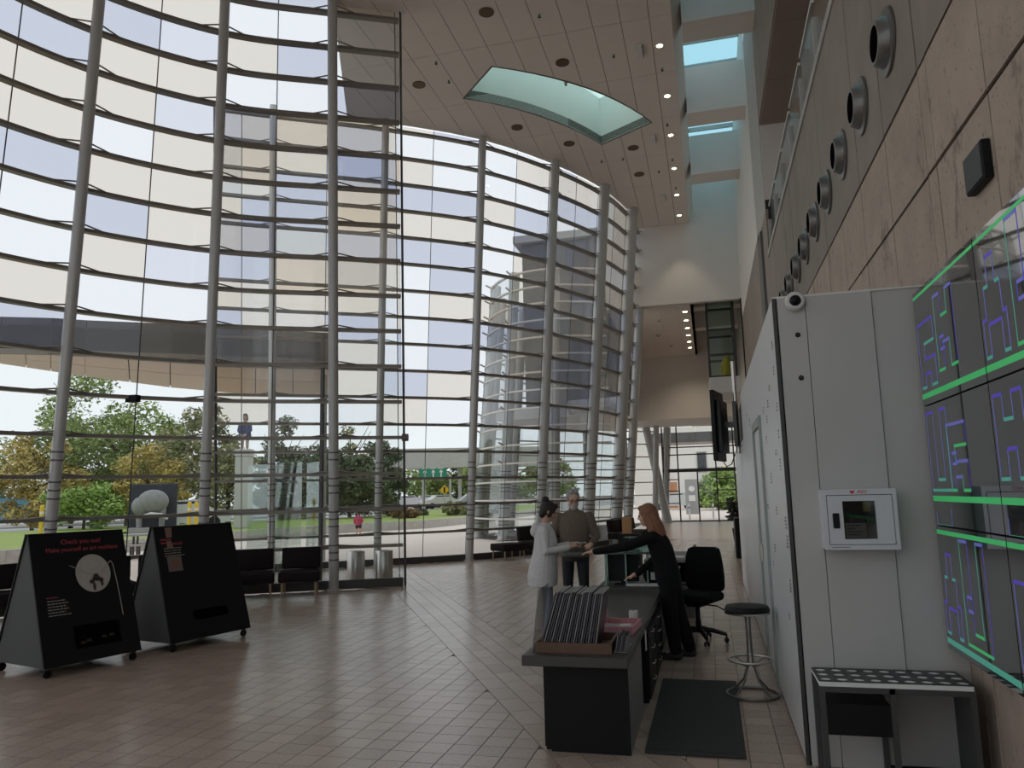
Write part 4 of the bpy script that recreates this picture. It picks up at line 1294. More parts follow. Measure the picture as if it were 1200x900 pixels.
# local: sitter faces -x ; backrest at +y far side
m = MB()
pts = []
prof = [(.52, .19), (.56, .215), (.68, .225), (.80, .215), (.92, .195), (.98, .175), (1.0, .13)]
n = len(prof)
vs = []; fs = []
for z, w in prof:
    cz = .03*((z-.75)/.25)**2
    for s_, yy in ((-1, 0), (-.5, .018), (0, .025), (.5, .018), (1, 0)):
        vs.append((s_*w, .20-yy+cz*1.0, z))
    for s_ in (1, .5, 0, -.5, -1):
        vs.append((s_*w, .27+cz, z))
for i in range(n-1):
    for k in range(10):
        fs.append((i*10+k, i*10+(k+1) % 10, (i+1)*10+(k+1) % 10, (i+1)*10+k))
fs.append(tuple(range(9, -1, -1))); fs.append(tuple((n-1)*10+k for k in range(10)))
m.add(vs, fs); m.build('backrest', M_fab, t, smooth=True)
MB().rbox(-.24, .24, -.28, .22, .43, .53, .045, 3).build('seat', M_fab, t, smooth=True)
MB().tube([(0, .05, .42), (0, .24, .42), (0, .29, .5), (0, .285, .72)], .028, 8).build('back_bracket', M_plas, t)
MB().box(-.08, .08, -.1, .12, .38, .43).build('tilt_box', M_plas, t)
MB().tube([(.06, 0, .4), (.22, .02, .39), (.29, .03, .35)], .008, 6).build('lever', M_plas, t)
MB().tube([(-.06, 0, .4), (-.24, .02, .38), (-.28, .0, .40)], .008, 6).build('lever', M_plas, t)
MB().lathe([(.03, .1), (.03, .24), (.024, .24), (.024, .39)], 16).build('gas_column', M_plas, t)
for k in range(5):
    a = 2*pi*k/5+.35
    e = (.29*cos(a), .29*sin(a))
    lg = MB().tube([(0, 0, .13), (.14*cos(a), .14*sin(a), .125), (e[0], e[1], .085)], [.032, .026, .02], 8).build('base_arm', M_plas, t)
    c = MB()
    for s_ in (-1, 1):
        c.lathe([(.022, -.008), (.026, 0), (.022, .008)], 12, TR(e[0]-sin(a)*.018*s_, e[1]+cos(a)*.018*s_, .026) @ RZ(a) @ Matrix.Rotation(pi/2, 4, 'X'))
    c.cyl((e[0], e[1], .03), (e[0], e[1], .09), .010, 8)
    c.build('caster', M_plas, lg)

# ================================================================== BAR STOOL, MAT, SMALL BITS
t = thing('bar_stool', 'chrome bar stool with round black seat and ring base beside the partition', 'stool', (.235, 6.68, 0))
MB().lathe([(.165, .655), (.178, .66), (.18, .675), (.165, .70), (.08, .712), (.001, .714)], 32).build('seat_pad', mat('stool_black_vinyl', (.006, .006, .007), .5, spec=.2), t, smooth=True)
MB().lathe([(.150, .635), (.180, .64), (.182, .655), (.150, .656)], 32).build('seat_rim', M_steel, t, smooth=True)
for k in range(4):
    a = pi/4+pi/2*k; c_, s_ = cos(a), sin(a)
    MB().tube([(.018*c_, .018*s_, .64), (.02*c_, .02*s_, .35), (.03*c_, .03*s_, .24), (.075*c_, .075*s_, .12), (.19*c_, .19*s_, .014)], .0085, 8).build('leg', M_noz, t, smooth=True)
    MB().tube([(.02*c_, .02*s_, .22), (.165*c_, .165*s_, .275)], .005, 6).build('footrest_strut', M_noz, t)
MB().torus((0, 0, .275), .17, .009, 40, 8).build('foot_ring', M_steel, t, smooth=True)
MB().torus((0, 0, .012), .20, .012, 40, 8).build('base_ring', M_noz, t, smooth=True)
t = thing('floor_mat', 'charcoal rubber floor mat with a ribbed border behind the counter', 'mat', (0, 0, 0))
MB().rbox(-.50, .12, 5.13, 7.08, .001, .012, .003, 1).build('border', mat('mat_border', (.022, .022, .022), .7), t)
MB().box(-.50, .075, 5.19, 7.03, .0122, .0150).build('field', mat('mat_charcoal', (.028, .029, .028), .8, noise=(120, .2)), t)
t = thing('wall_box', 'dark low cabinet standing against the wall beyond the partition', 'cabinet', (.70, 19.6, 0))
MB().rbox(-.18, .18, -.4, .4, 0, .95, .02, 1).build('carcass', M_cblack, t)
MB().box(-.185, -.18, -.36, .36, .05, .88).build('door', M_dconc, t)
t = thing('potted_plant', 'dark leafy plant in a pot along the wall past the partition', 'plant', (.84, 24.5, 0))
MB().lathe([(.16, 0), (.22, .05), (.26, .45), (.23, .46)], 18).build('pot', M_cblack, t, smooth=True)
m = MB(); r6 = random.Random(5)
for k in range(220):
    a = r6.uniform(0, 2*pi); e = r6.uniform(.05, .28); h = r6.uniform(.7, 1.35)
    b = Vector((e*cos(a), e*sin(a), h)); d = Vector((cos(a+r6.uniform(-1, 1)), sin(a+r6.uniform(-1, 1)), r6.uniform(-.3, .5)))*.2; s_ = d.orthogonal().normalized()*.07
    m.add([b, b+d*.5+s_, b+d, b+d*.5-s_], [(0, 1, 2, 3)])
m.build('foliage', mat('dark_foliage', (.03, .035, .025), .7), t)
MB().cyl((0, 0, .4), (0, 0, 1.2), .025, 8).build('stem', M_wood, t)
# glass porch screens between the two bays
for k, (px_, p2, nm) in enumerate(((288, 352, 'next to the second silver column'), (358, 374, 'next to the thin porch post'))):
    a = onz(px_, 668); b = onz(p2, 672)
    t = thing('porch_screen', 'greenish glass screen in the entrance porch, ' + nm, 'glass screen', (0, 0, 0))
    d = (b-a).normalized(); n_ = Vector((-d.y, d.x, 0))*.006
    MB().hexa([a-n_, b-n_, b+n_, a+n_, a-n_+Vector((0, 0, 2.5)), b-n_+Vector((0, 0, 2.5)), b+n_+Vector((0, 0, 2.5)), a+n_+Vector((0, 0, 2.5))]).build('glass_sheet', G_porch, t)
    MB().tube([a, b], .03, flat=(.02, .03)).build('floor_channel', M_dsteel, t)
p = onz(375, 684)
t = thing('porch_post', 'slim dark steel post standing in the entrance porch behind the seats', 'post', (p.x, p.y, 0))
MB().box(-.03, .03, -.03, .03, 0, 5.0).build('shaft', M_dsteel, t)
MB().box(-.07, .07, -.07, .07, 0, .015).build('foot_plate', M_dsteel, t)
# ================================================================== PEOPLE
from mathutils.bvhtree import BVHTree
class Body:
    """solids with a label each, fused into one continuous skin; colour follows the nearest labelled solid"""
    def __init__(s): s.parts = {}
    def mb(s, lab): return s.parts.setdefault(lab, MB())
    def limb(s, lab, pts, rs, n=12):
        pts = [Vector(p) for p in pts]
        m = s.mb(lab)
        # rounded ends
        d0 = (pts[0]-pts[1]).normalized(); d1 = (pts[-1]-pts[-2]).normalized()
        P = [pts[0]+d0*rs[0]*.9, pts[0]+d0*rs[0]*.6] + pts + [pts[-1]+d1*rs[-1]*.6, pts[-1]+d1*rs[-1]*.9]
        R = [rs[0]*.35, rs[0]*.8] + list(rs) + [rs[-1]*.8, rs[-1]*.35]
        m.tube(P, R, n)
    def loft(s, lab, secs, n=20):
        """sections (centre, rx, ry) with elliptical rings; rings lie in the local xy plane"""
        m = s.mb(lab); vs = []; fs = []
        for c, rx, ry in secs:
            for k in range(n):
                a = 2*pi*k/n
                vs.append((c[0]+rx*cos(a), c[1]+ry*sin(a), c[2]))
        for i in range(len(secs)-1):
            for k in range(n):
                fs.append((i*n+k, i*n+(k+1) % n, (i+1)*n+(k+1) % n, (i+1)*n+k))
        fs.append(tuple(range(n-1, -1, -1))); fs.append(tuple((len(secs)-1)*n+k for k in range(n)))
        m.add(vs, fs)
    def ball(s, lab, c, rx, ry, rz, T=None):
        m = s.mb(lab)
        M_ = Matrix.Translation(c) @ (T if T is not None else Matrix.Identity(4)) @ Matrix.Diagonal((rx, ry, rz, 1))
        m.lathe([(sin(pi*i/8), -cos(pi*i/8)) for i in range(9)], 16, M_)
    def hand(s, lab, wrist, d, up, side, size=1.0, curl=.5):
        """palm and five fingers. d: pointing direction, up: back of the hand, side: thumb side"""
        d = Vector(d).normalized(); up = (Vector(up)-d*Vector(up).dot(d)).normalized(); sd = d.cross(up).normalized()
        if sd.dot(Vector(side)) < 0: sd = -sd
        w = Vector(wrist)
        c = w+d*.045*size
        s.limb(lab, [w, w+d*.03*size], [.026*size, .028*size], 10)
        for k in range(4):
            b0 = w+d*.03*size+sd*(.027-.018*k)*size
            b1 = w+d*.085*size+sd*(.030-.020*k)*size
            s.limb(lab, [b0, b1], [.014*size, .0125*size], 8)
            L = (.07, .078, .072, .056)[k]*size
            m1 = b1+d*L*.5*cos(curl*.5)-up*L*.5*sin(curl*.5)
            m2 = m1+d*L*.5*cos(curl*1.4)-up*L*.5*sin(curl*1.4)
            s.limb(lab, [b1, m1, m2], [.0115*size, .010*size, .0085*size], 8)
        t0 = w+d*.025*size+sd*.026*size
        t1 = t0+(d*.7+sd*.7-up*.25).normalized()*.042*size
        t2 = t1+(d*.95+sd*.2-up*.35).normalized()*.032*size
        s.limb(lab, [t0, t1, t2], [.015*size, .012*size, .0095*size], 8)
    def head(s, c, fwd, up=(0, 0, 1), size=1.0, skin='skin'):
        """c: head centre; fwd: facing direction"""
        f = Vector(fwd).normalized(); u = Vector(up); u = (u-f*u.dot(f)).normalized(); r = f.cross(u)
        F = frame(Vector(c), r, f, u)
        def P(x, y, z): return F @ Vector((x*size, y*size, z*size))
        R3 = F.to_3x3().to_4x4()
        s.ball(skin, P(0, -.012, .025), .074*size, .094*size, .092*size, R3)      # skull
        s.ball(skin, P(0, .018, -.035), .058*size, .068*size, .078*size, R3)      # face
        s.ball(skin, P(0, .045, -.088), .032*size, .032*size, .028*size, R3)      # chin
        s.ball(skin, P(0, .068, .028), .045*size, .018*size, .014*size, R3)       # brow
        s.limb(skin, [P(0, .080, .018), P(0, .100, -.022)], [.009*size, .015*size], 8)   # nose
        s.ball(skin, P(0, .078, -.058), .024*size, .012*size, .010*size, R3)      # lips
        for e in (-1, 1):
            s.ball(skin, P(e*.078, -.008, -.005), .010*size, .018*size, .030*size, R3)   # ears
            s.ball(skin, P(e*.040, .055, -.03), .022*size, .022*size, .026*size, R3)     # cheeks
        return P, R3
    def make(s, name, mats, parent, voxel=.0085, smooth_it=4):
        allm = MB()
        for m in s.parts.values(): allm.add(m.v, m.f)
        me = allm.mesh(name+'_raw', M_black)
        o = bpy.data.objects.new('tmp', me); COL.objects.link(o)
        r = o.modifiers.new('r', 'REMESH'); r.mode = 'VOXEL'; r.voxel_size = voxel
        sm = o.modifiers.new('s', 'SMOOTH'); sm.factor = .5; sm.iterations = smooth_it
        dg = bpy.context.evaluated_depsgraph_get()
        out = bpy.data.meshes.new_from_object(o.evaluated_get(dg))
        bpy.data.objects.remove(o)
        out.name = name
        out.materials.clear()
        labs = list(s.parts)
        for l in labs: out.materials.append(mats[l])
        trees = [BVHTree.FromPolygons(s.parts[l].v, s.parts[l].f) for l in labs]
        idx = []
        for p in out.polygons:
            best = 0; bd_ = 1e9
            for i, t in enumerate(trees):
                q = t.find_nearest(p.center, .2)
                if q[0] is not None and q[3] < bd_: bd_ = q[3]; best = i
            idx.append(best)
        out.polygons.foreach_set('material_index', idx)
        out.polygons.foreach_set('use_smooth', [True]*len(out.polygons))
        return link(name, out, parent)
def hairmesh(fn, mats, parent, name='hair', voxel=.007):
    b = Body(); fn(b); return b.make(name, mats, parent, voxel, 2)
M_skin = mat('skin_fair', (.62, .37, .27), .55)
M_skin2 = mat('skin_olive', (.50, .29, .21), .55)
M_eye = mat('eye_dark', (.02, .015, .012), .3)

# ---------------------------------------------------------------- visitor in brown jumper (faces the camera side)
t = thing('person', 'grey-haired bearded person in a brown jumper and dark trousers behind the glass desk', 'person', (-1.69, 9.62, 0), pi+.12)
b = Body()
b.loft('trousers', [((0, 0, .80), .165, .125), ((0, 0, .90), .175, .13), ((0, 0, .98), .168, .125)])
for e in (-1, 1):
    b.limb('trousers', [(e*.09, 0, .88), (e*.10, .02, .48), (e*.10, -.01, .07)], [.088, .062, .052], 14)
    b.limb('shoe', [(e*.10, -.03, .04), (e*.105, .13, .03)], [.045, .04], 12)
b.loft('jumper', [((0, 0, .86), .185, .145), ((0, .01, .95), .19, .15), ((0, .015, 1.08), .185, .145), ((0, .01, 1.22), .20, .14), ((0, 0, 1.33), .205, .12), ((0, -.005, 1.39), .16, .095), ((0, 0, 1.43), .075, .07)])
# arms: right arm (image left) forward and low, left arm (image right) reaching to the desk
b.limb('jumper', [(.19, 0, 1.345), (.265, .04, 1.10), (.20, .25, .985)], [.068, .056, .042], 14)
b.limb('jumper', [(-.19, 0, 1.345), (-.275, .03, 1.10), (-.22, .27, 1.02)], [.068, .056, .042], 14)
b.hand('skin', (.19, .28, .985), (-.35, .9, -.05), (0, 0, 1), (-1, 0, 0), 1.0, .6)
b.hand('skin', (-.215, .30, 1.02), (.25, .95, .05), (0, 0, 1), (1, 0, 0), 1.0, .7)
b.limb('jumper', [(0, -.005, 1.37), (0, .005, 1.445)], [.07, .062], 14)
b.limb('skin', [(0, .0, 1.42), (0, .02, 1.50)], [.055, .052], 14)
hf = Vector((-.28, .9, -.30))
P, R3 = b.head((0, .045, 1.565), hf, size=.98)
b.ball('beard', P(0, .040, -.088), .050, .048, .038, R3)
b.ball('beard', P(0, .07, -.050), .034, .024, .012, R3)
for e in (-1, 1): b.ball('beard', P(e*.05, .02, -.058), .018, .038, .038, R3)
M_greyhair = mat('grey_hair', (.33, .32, .31), .8, noise=(60, .25))
body = b.make('body', {'trousers': mat('trousers_navy', (.02, .023, .03), .8), 'shoe': M_black, 'jumper': mat('jumper_brown', (.15, .115, .09), .9, noise=(25, .12)), 'skin': M_skin, 'beard': mat('beard_white', (.50, .48, .46), .85)}, t)
def hair1(b):
    b.ball('h', P(0, -.025, .045), .083, .092, .085, R3)
    for k in range(16):
        a = 2*pi*k/16
        if sin(a) > .55: continue
        b.ball('h', P(.070*cos(a), -.02+.075*sin(a), .02+.01*(k % 3)), .022, .024, .036, R3)
    for k in range(9):
        b.ball('h', P(.05*cos(k*.75), .0+.05*sin(k*1.3), .115), .026, .028, .02, R3)
hairmesh(hair1, {'h': M_greyhair}, t)
m = MB()
for e in (-1, 1): m.torus((0, 0, 0), .024, .0022, 18, 5, T=Matrix.Translation(P(e*.033, .094, .004)) @ R3 @ Matrix.Rotation(pi/2, 4, 'X'))
m.tube([P(-.01, .097, .006), P(.01, .097, .006)], .002, 5)
for e in (-1, 1): m.tube([P(e*.056, .092, .006), P(e*.082, .0, .008)], .002, 5)
m.build('glasses', M_black, t)
for e in (-1, 1): MB().ball(P(e*.032, .078, .003), .010, 10, 8).build('eye', M_eye, t)

# ---------------------------------------------------------------- visitor in grey hooded cardigan (profile, facing the attendant)
t = thing('person', 'dark-haired person with a bun in a pale grey hooded cardigan at the desk', 'person', (-1.86, 8.62, 0), -pi/2+.18)
b = Body()
b.loft('jeans', [((0, 0, .74), .15, .12), ((0, 0, .86), .16, .125)])
for e in (-1, 1):
    b.limb('jeans', [(e*.08, 0, .80), (e*.085, .02, .44), (e*.085, -.01, .07)], [.078, .055, .042], 14)
    b.limb('shoe', [(e*.085, -.03, .035), (e*.09, .12, .028)], [.04, .034], 12)
b.loft('cardigan', [((0, -.04, .62), .20, .165), ((0, -.035, .72), .205, .175), ((0, -.02, .86), .19, .16), ((0, 0, 1.0), .165, .135), ((0, .01, 1.12), .17, .13), ((0, .0, 1.22), .172, .115), ((0, -.01, 1.28), .13, .09), ((0, 0, 1.31), .06, .06)])
b.limb('cardigan', [(.155, 0, 1.235), (.20, .02, 1.01), (.15, .25, 1.045)], [.060, .052, .040], 14)
b.limb('cardigan', [(-.155, 0, 1.235), (-.20, .03, 1.01), (-.13, .26, 1.055)], [.060, .052, .040], 14)
b.ball('cardigan', (0, -.085, 1.27), .12, .065, .055)        # hood lying on the back
b.ball('cardigan', (0, -.115, 1.22), .10, .05, .06)
b.hand('skin', (.14, .28, 1.05), (-.25, .9, .15), (.1, -.2, 1), (-1, 0, 0), .9, .6)
b.hand('skin', (-.12, .29, 1.06), (.2, .9, .25), (.1, -.2, 1), (1, 0, 0), .9, .8)
b.limb('skin', [(0, .0, 1.28), (0, .03, 1.38)], [.048, .045], 14)
P, R3 = b.head((0, .06, 1.44), (-.05, .92, -.30), size=.93)
body = b.make('body', {'jeans': mat('jeans_pale', (.17, .19, .23), .85), 'shoe': M_black, 'cardigan': mat('cardigan_grey', (.58, .57, .57), .95, noise=(50, .12)), 'skin': M_skin2}, t)
def hair2(b):
    b.ball('h', P(0, -.022, .035), .082, .098, .092, R3)
    b.ball('h', P(0, -.085, .125), .045, .045, .042, R3)        # bun
    b.ball('h', P(0, -.07, -.03), .066, .045, .07, R3)
    for e in (-1, 1): b.ball('h', P(e*.066, .01, -.005), .020, .035, .065, R3)
    b.ball('h', P(0, .05, .085), .06, .04, .032, R3)
hairmesh(hair2, {'h': mat('hair_dark_brown', (.018, .011, .009), .6, noise=(40, .3))}, t)
for e in (-1, 1): MB().ball(P(e*.032, .078, .003), .0095, 10, 8).build('eye', M_eye, t)
t = thing('leaflet', 'small pale leaflet held between the hands of the visitor in grey', 'leaflet', (-1.47, 8.66, 1.085), .2)
MB().rbox(-.05, .08, -.05, .05, 0, .004, .001, 1).build('sheet', M_paper, t)
MB().box(-.04, .06, -.04, .02, .0041, .0046).build('print_block', M_ink, t)

# ---------------------------------------------------------------- attendant leaning over the desk
t = thing('person', 'red-haired attendant in black leaning across the counter with an outstretched arm', 'person', (-.40, 7.98, 0), radians(84))
b = Body()
# local +y points to the visitors; body tilts forward from the ankles
for e, yy in ((-1, .03), (1, -.08)):
    b.limb('black', [(e*.085, .06, .80), (e*.09, .03+yy*.5, .44), (e*.09, -.02+yy, .10)], [.095, .075, .062], 14)
    b.limb('skin', [(e*.09, -.02+yy, .10), (e*.09, -.025+yy, .05)], [.04, .036], 12)
    b.limb('shoe', [(e*.09, -.05+yy, .040), (e*.095, .12+yy, .032)], [.042, .036], 12)
b.loft('black', [((0, .05, .70), .15, .115), ((0, .06, .76), .165, .13), ((0, .07, .84), .162, .128), ((0, .09, .95), .145, .12), ((0, .125, 1.08), .16, .125), ((0, .16, 1.18), .165, .115), ((0, .185, 1.245), .115, .085), ((0, .195, 1.28), .055, .055)])
# left arm reaching far forward, right arm propped on the desk
b.limb('black', [(-.15, .17, 1.19), (-.19, .44, 1.10), (-.15, .76, 1.045)], [.06, .05, .036], 14)
b.hand('skin', (-.145, .78, 1.04), (.05, 1, -.05), (0, 0, 1), (1, 0, 0), .9, .5)
b.limb('black', [(.15, .15, 1.19), (.23, .20, .96), (.16, .40, .80)], [.06, .05, .036], 14)
b.hand('skin', (.155, .42, .79), (-.1, .9, -.35), (0, .3, 1), (-1, 0, 0), .9, .3)
b.limb('skin', [(0, .18, 1.25), (0, .225, 1.35)], [.047, .044], 14)
P, R3 = b.head((0, .25, 1.40), (.10, .95, -.15), size=.92)
body = b.make('body', {'black': mat('clothes_black', (.008, .008, .009), .9, spec=.15), 'skin': M_skin, 'shoe': mat('shoe_dark_grey', (.02, .02, .02), .6)}, t)
def hair3(b):
    b.ball('h', P(0, -.028, .035), .084, .096, .092, R3)
    b.ball('h', P(0, -.06, -.02), .08, .075, .09, R3)
    for k, (x, y) in enumerate(((-.06, -.04), (.06, -.04), (-.05, -.08), (.05, -.08), (0, -.095), (-.07, -.01), (.07, -.01))):
        q = P(x, y, -.02)
        sw = .012*(1 if k % 2 else -1)
        b.limb('h', [q, q+Vector((x*.35+sw, -.045, -.11)), q+Vector((x*.45-sw, -.085, -.24)), q+Vector((x*.35+sw, -.11, -.36))], [.038, .040, .034, .014], 10)
    b.ball('h', P(0, .04, .088), .060, .040, .028, R3)
hairmesh(hair3, {'h': mat('hair_auburn', (.20, .080, .035), .55, noise=(45, .35))}, t)
for e in (-1, 1): MB().ball(P(e*.032, .078, .003), .0095, 10, 8).build('eye', M_eye, t)
for e, yy in ((-1, .03), (1, -.08)):
    MB().tube([(e*.09-.03, .03+yy, .075), (e*.09+.03, .045+yy, .078), (e*.09-.03, .06+yy, .07), (e*.09+.03, .075+yy, .068)], .004, 5).build('shoe_lace', M_paper, t)

# ---------------------------------------------------------------- passer-by outside
p = onz(420, 627)
t = thing('person', 'small passer-by in a pink top and dark shorts walking on the paving outside', 'person', (p.x, p.y, -.02), .6)
b = Body()
for e, yy in ((-1, .10), (1, -.08)):
    b.limb('shorts', [(e*.06, 0, .52), (e*.065, yy*.6, .36)], [.075, .07], 12)
    b.limb('skin', [(e*.065, yy*.6, .36), (e*.065, yy, .06)], [.048, .036], 10)
    b.limb('shoe', [(e*.065, yy-.02, .03), (e*.065, yy+.08, .028)], [.034, .03], 10)
b.loft('top', [((0, 0, .46), .135, .10), ((0, 0, .60), .13, .10), ((0, 0, .78), .14, .10), ((0, 0, .84), .10, .08), ((0, 0, .88), .05, .05)])
for e in (-1, 1):
    b.limb('top', [(e*.125, 0, .81), (e*.19, -.01, .66), (e*.16, .08, .55)], [.05, .046, .038], 10)
    b.hand('skin', (e*.16, .10, .54), (0, .6, -.8), (0, .8, .6), (-e, 0, 0), .7, .5)
b.limb('skin', [(0, 0, .86), (0, .01, .92)], [.04, .038], 10)
P, R3 = b.head((0, .02, 1.0), (0, 1, -.1), size=.85)
b.make('body', {'shorts': mat('shorts_black', (.02, .02, .025), .8), 'skin': M_skin, 'shoe': M_black, 'top': mat('top_pink', (.48, .07, .13), .8)}, t, voxel=.014)
hairmesh(lambda b: (b.ball('h', P(0, -.022, .035), .072, .085, .08, R3), b.ball('h', P(0, -.07, -.02), .055, .04, .07, R3)), {'h': MATS['hair_dark_brown']}, t, voxel=.012)
# ================================================================== OUTSIDE
GZ = -.03
M_pave = mat('forecourt_paving', (.80, .69, .62), .8, noise=(.5, .05))
M_grass = mat('lawn_grass', (.30, .38, .10), .9, noise=(3, .25))
M_road = mat('asphalt', (.42, .42, .43), .9)
M_kerb = mat('low_wall_concrete', (.50, .48, .44), .85, noise=(5, .15))
wallpts = [Vector(p) for p in ((-30, -8), (-24, 4), (-20.8, 12), (-19.8, 18), (-19.6, 24), (-19.0, 30.5), (-17.2, 34.5), (-14.6, 38.0), (-13.6, 46), (-13.6, 60), (-15, 90))]
g = MB()
gp = struct(g.box(-160, 120, -60, 260, -.6, GZ-.02).build('ground', M_road))
f = MB()
f.box(-32, 14, -25, 95, GZ-.015, GZ)
forecourt = struct(f.build('pavement', M_pave))
# low wall and lawn bank behind it
lw = struct(empty('wall_garden'))
for i in range(len(wallpts)-1):
    a, b = wallpts[i], wallpts[i+1]
    n_ = max(1, int((b-a).length/2.4))
    for k in range(n_):
        p = a.lerp(b, k/n_); q = a.lerp(b, (k+1)/n_); d = (q-p).normalized(); n = Vector((-d.y, d.x))*.28
        q = q-d*.012
        MB().hexa([(p.x, p.y, GZ-.3), (q.x, q.y, GZ-.3), (q.x+n.x, q.y+n.y, GZ-.3), (p.x+n.x, p.y+n.y, GZ-.3), (p.x, p.y, .40), (q.x, q.y, .40), (q.x+n.x, q.y+n.y, .40), (p.x+n.x, p.y+n.y, .40)]).build('wall_block', M_kerb, lw)
lawn = [Vector((p.x-.25, p.y+.1)) for p in wallpts]
outer_l = [Vector((-30, 90)), Vector((-24, 60)), Vector((-24, 46)), Vector((-34, 36)), Vector((-38, 20)), Vector((-46, -8))]
m = MB(); lp = lawn+outer_l
V_, E_, F_, a_, b_, c_ = delaunay_2d_cdt(lp, [], [list(range(len(lp)))[::-1]], 1, 1e-5)
if not F_: V_, E_, F_, a_, b_, c_ = delaunay_2d_cdt(lp, [], [list(range(len(lp)))], 1, 1e-5)
m.add([(p.x, p.y, .36) for p in V_], [tuple(q) for q in F_])
struct(m.build('lawn_ground', M_grass))
m = MB(); m.hexa([(-60, 10, .3), (-25, 62, .3), (-34, 62, .3), (-66, 10, .3), (-60, 10, .37), (-25, 62, .37), (-34, 62, .37), (-66, 10, .37)])
struct(m.build('path', mat('path_pale', (.5, .48, .45), .9)))

# ---- entrance canopy: dark fascia, panelled pale soffit
cz = 5.1
near = [onz(px, py, cz) for px, py in ((-160, 411), (-60, 411), (0, 411), (60, 412), (100, 414), (200, 417), (300, 421), (386, 425))]
far = [onz(px, py, cz) for px, py in ((-160, 417), (-60, 420), (0, 426), (60, 435), (100, 441), (200, 454), (300, 463), (386, 466))]
t = thing('entrance_canopy', 'dark grey curved canopy with a pale panelled soffit over the porch outside', 'canopy', (0, 0, 0))
M_fas = mat('canopy_fascia_slate', (.085, .09, .105), .5, noise=(1, .1))
M_sof = mat('canopy_soffit_panel', (.70, .59, .53), .7)
for i in range(len(near)-1):
    a, b = near[i], near[i+1]
    d = Vector((0, .08, 0))
    g_ = (b-a).normalized()*.015
    MB().hexa([a, b-g_, b-g_+d, a+d, a+Vector((0, 0, .78)), b-g_+Vector((0, 0, .78)), b-g_+d+Vector((0, 0, .78)), a+d+Vector((0, 0, .78))]).build('fascia_panel', M_fas, t)
    n_ = 2
    for k in range(n_):
        p0 = near[i].lerp(near[i+1], k/n_); p1 = near[i].lerp(near[i+1], (k+1)/n_-.012)
        q0 = far[i].lerp(far[i+1], k/n_); q1 = far[i].lerp(far[i+1], (k+1)/n_-.012)
        for s0, s1 in ((0.01, .495), (.505, 1)):
            c4 = [p0.lerp(q0, s0), p1.lerp(q1, s0), p1.lerp(q1, s1), p0.lerp(q0, s1)]
            MB().hexa(c4+[c+Vector((0, 0, .05)) for c in c4]).build('soffit_panel', M_sof, t)
m = MB()
for i in range(len(near)-1):
    c4 = [near[i], near[i+1], far[i+1], far[i]]
    m.hexa([c+Vector((0, 0, .06)) for c in c4]+[c+Vector((0, 0, .60)) for c in c4])
m.build('roof_slab', M_fas, t)
m = MB()
m.tube([Vector((p.x, p.y-.05, cz-.02)) for p in near], .03, flat=(.05, .06))
m.build('edge_beam', M_rail, t)
for px_ in (73, 246, 380):
    p = onz(px_, 440, cz)
    MB().tube([(p.x, p.y, GZ), (p.x, p.y, cz)], .09, 14).build('column', M_col, t)

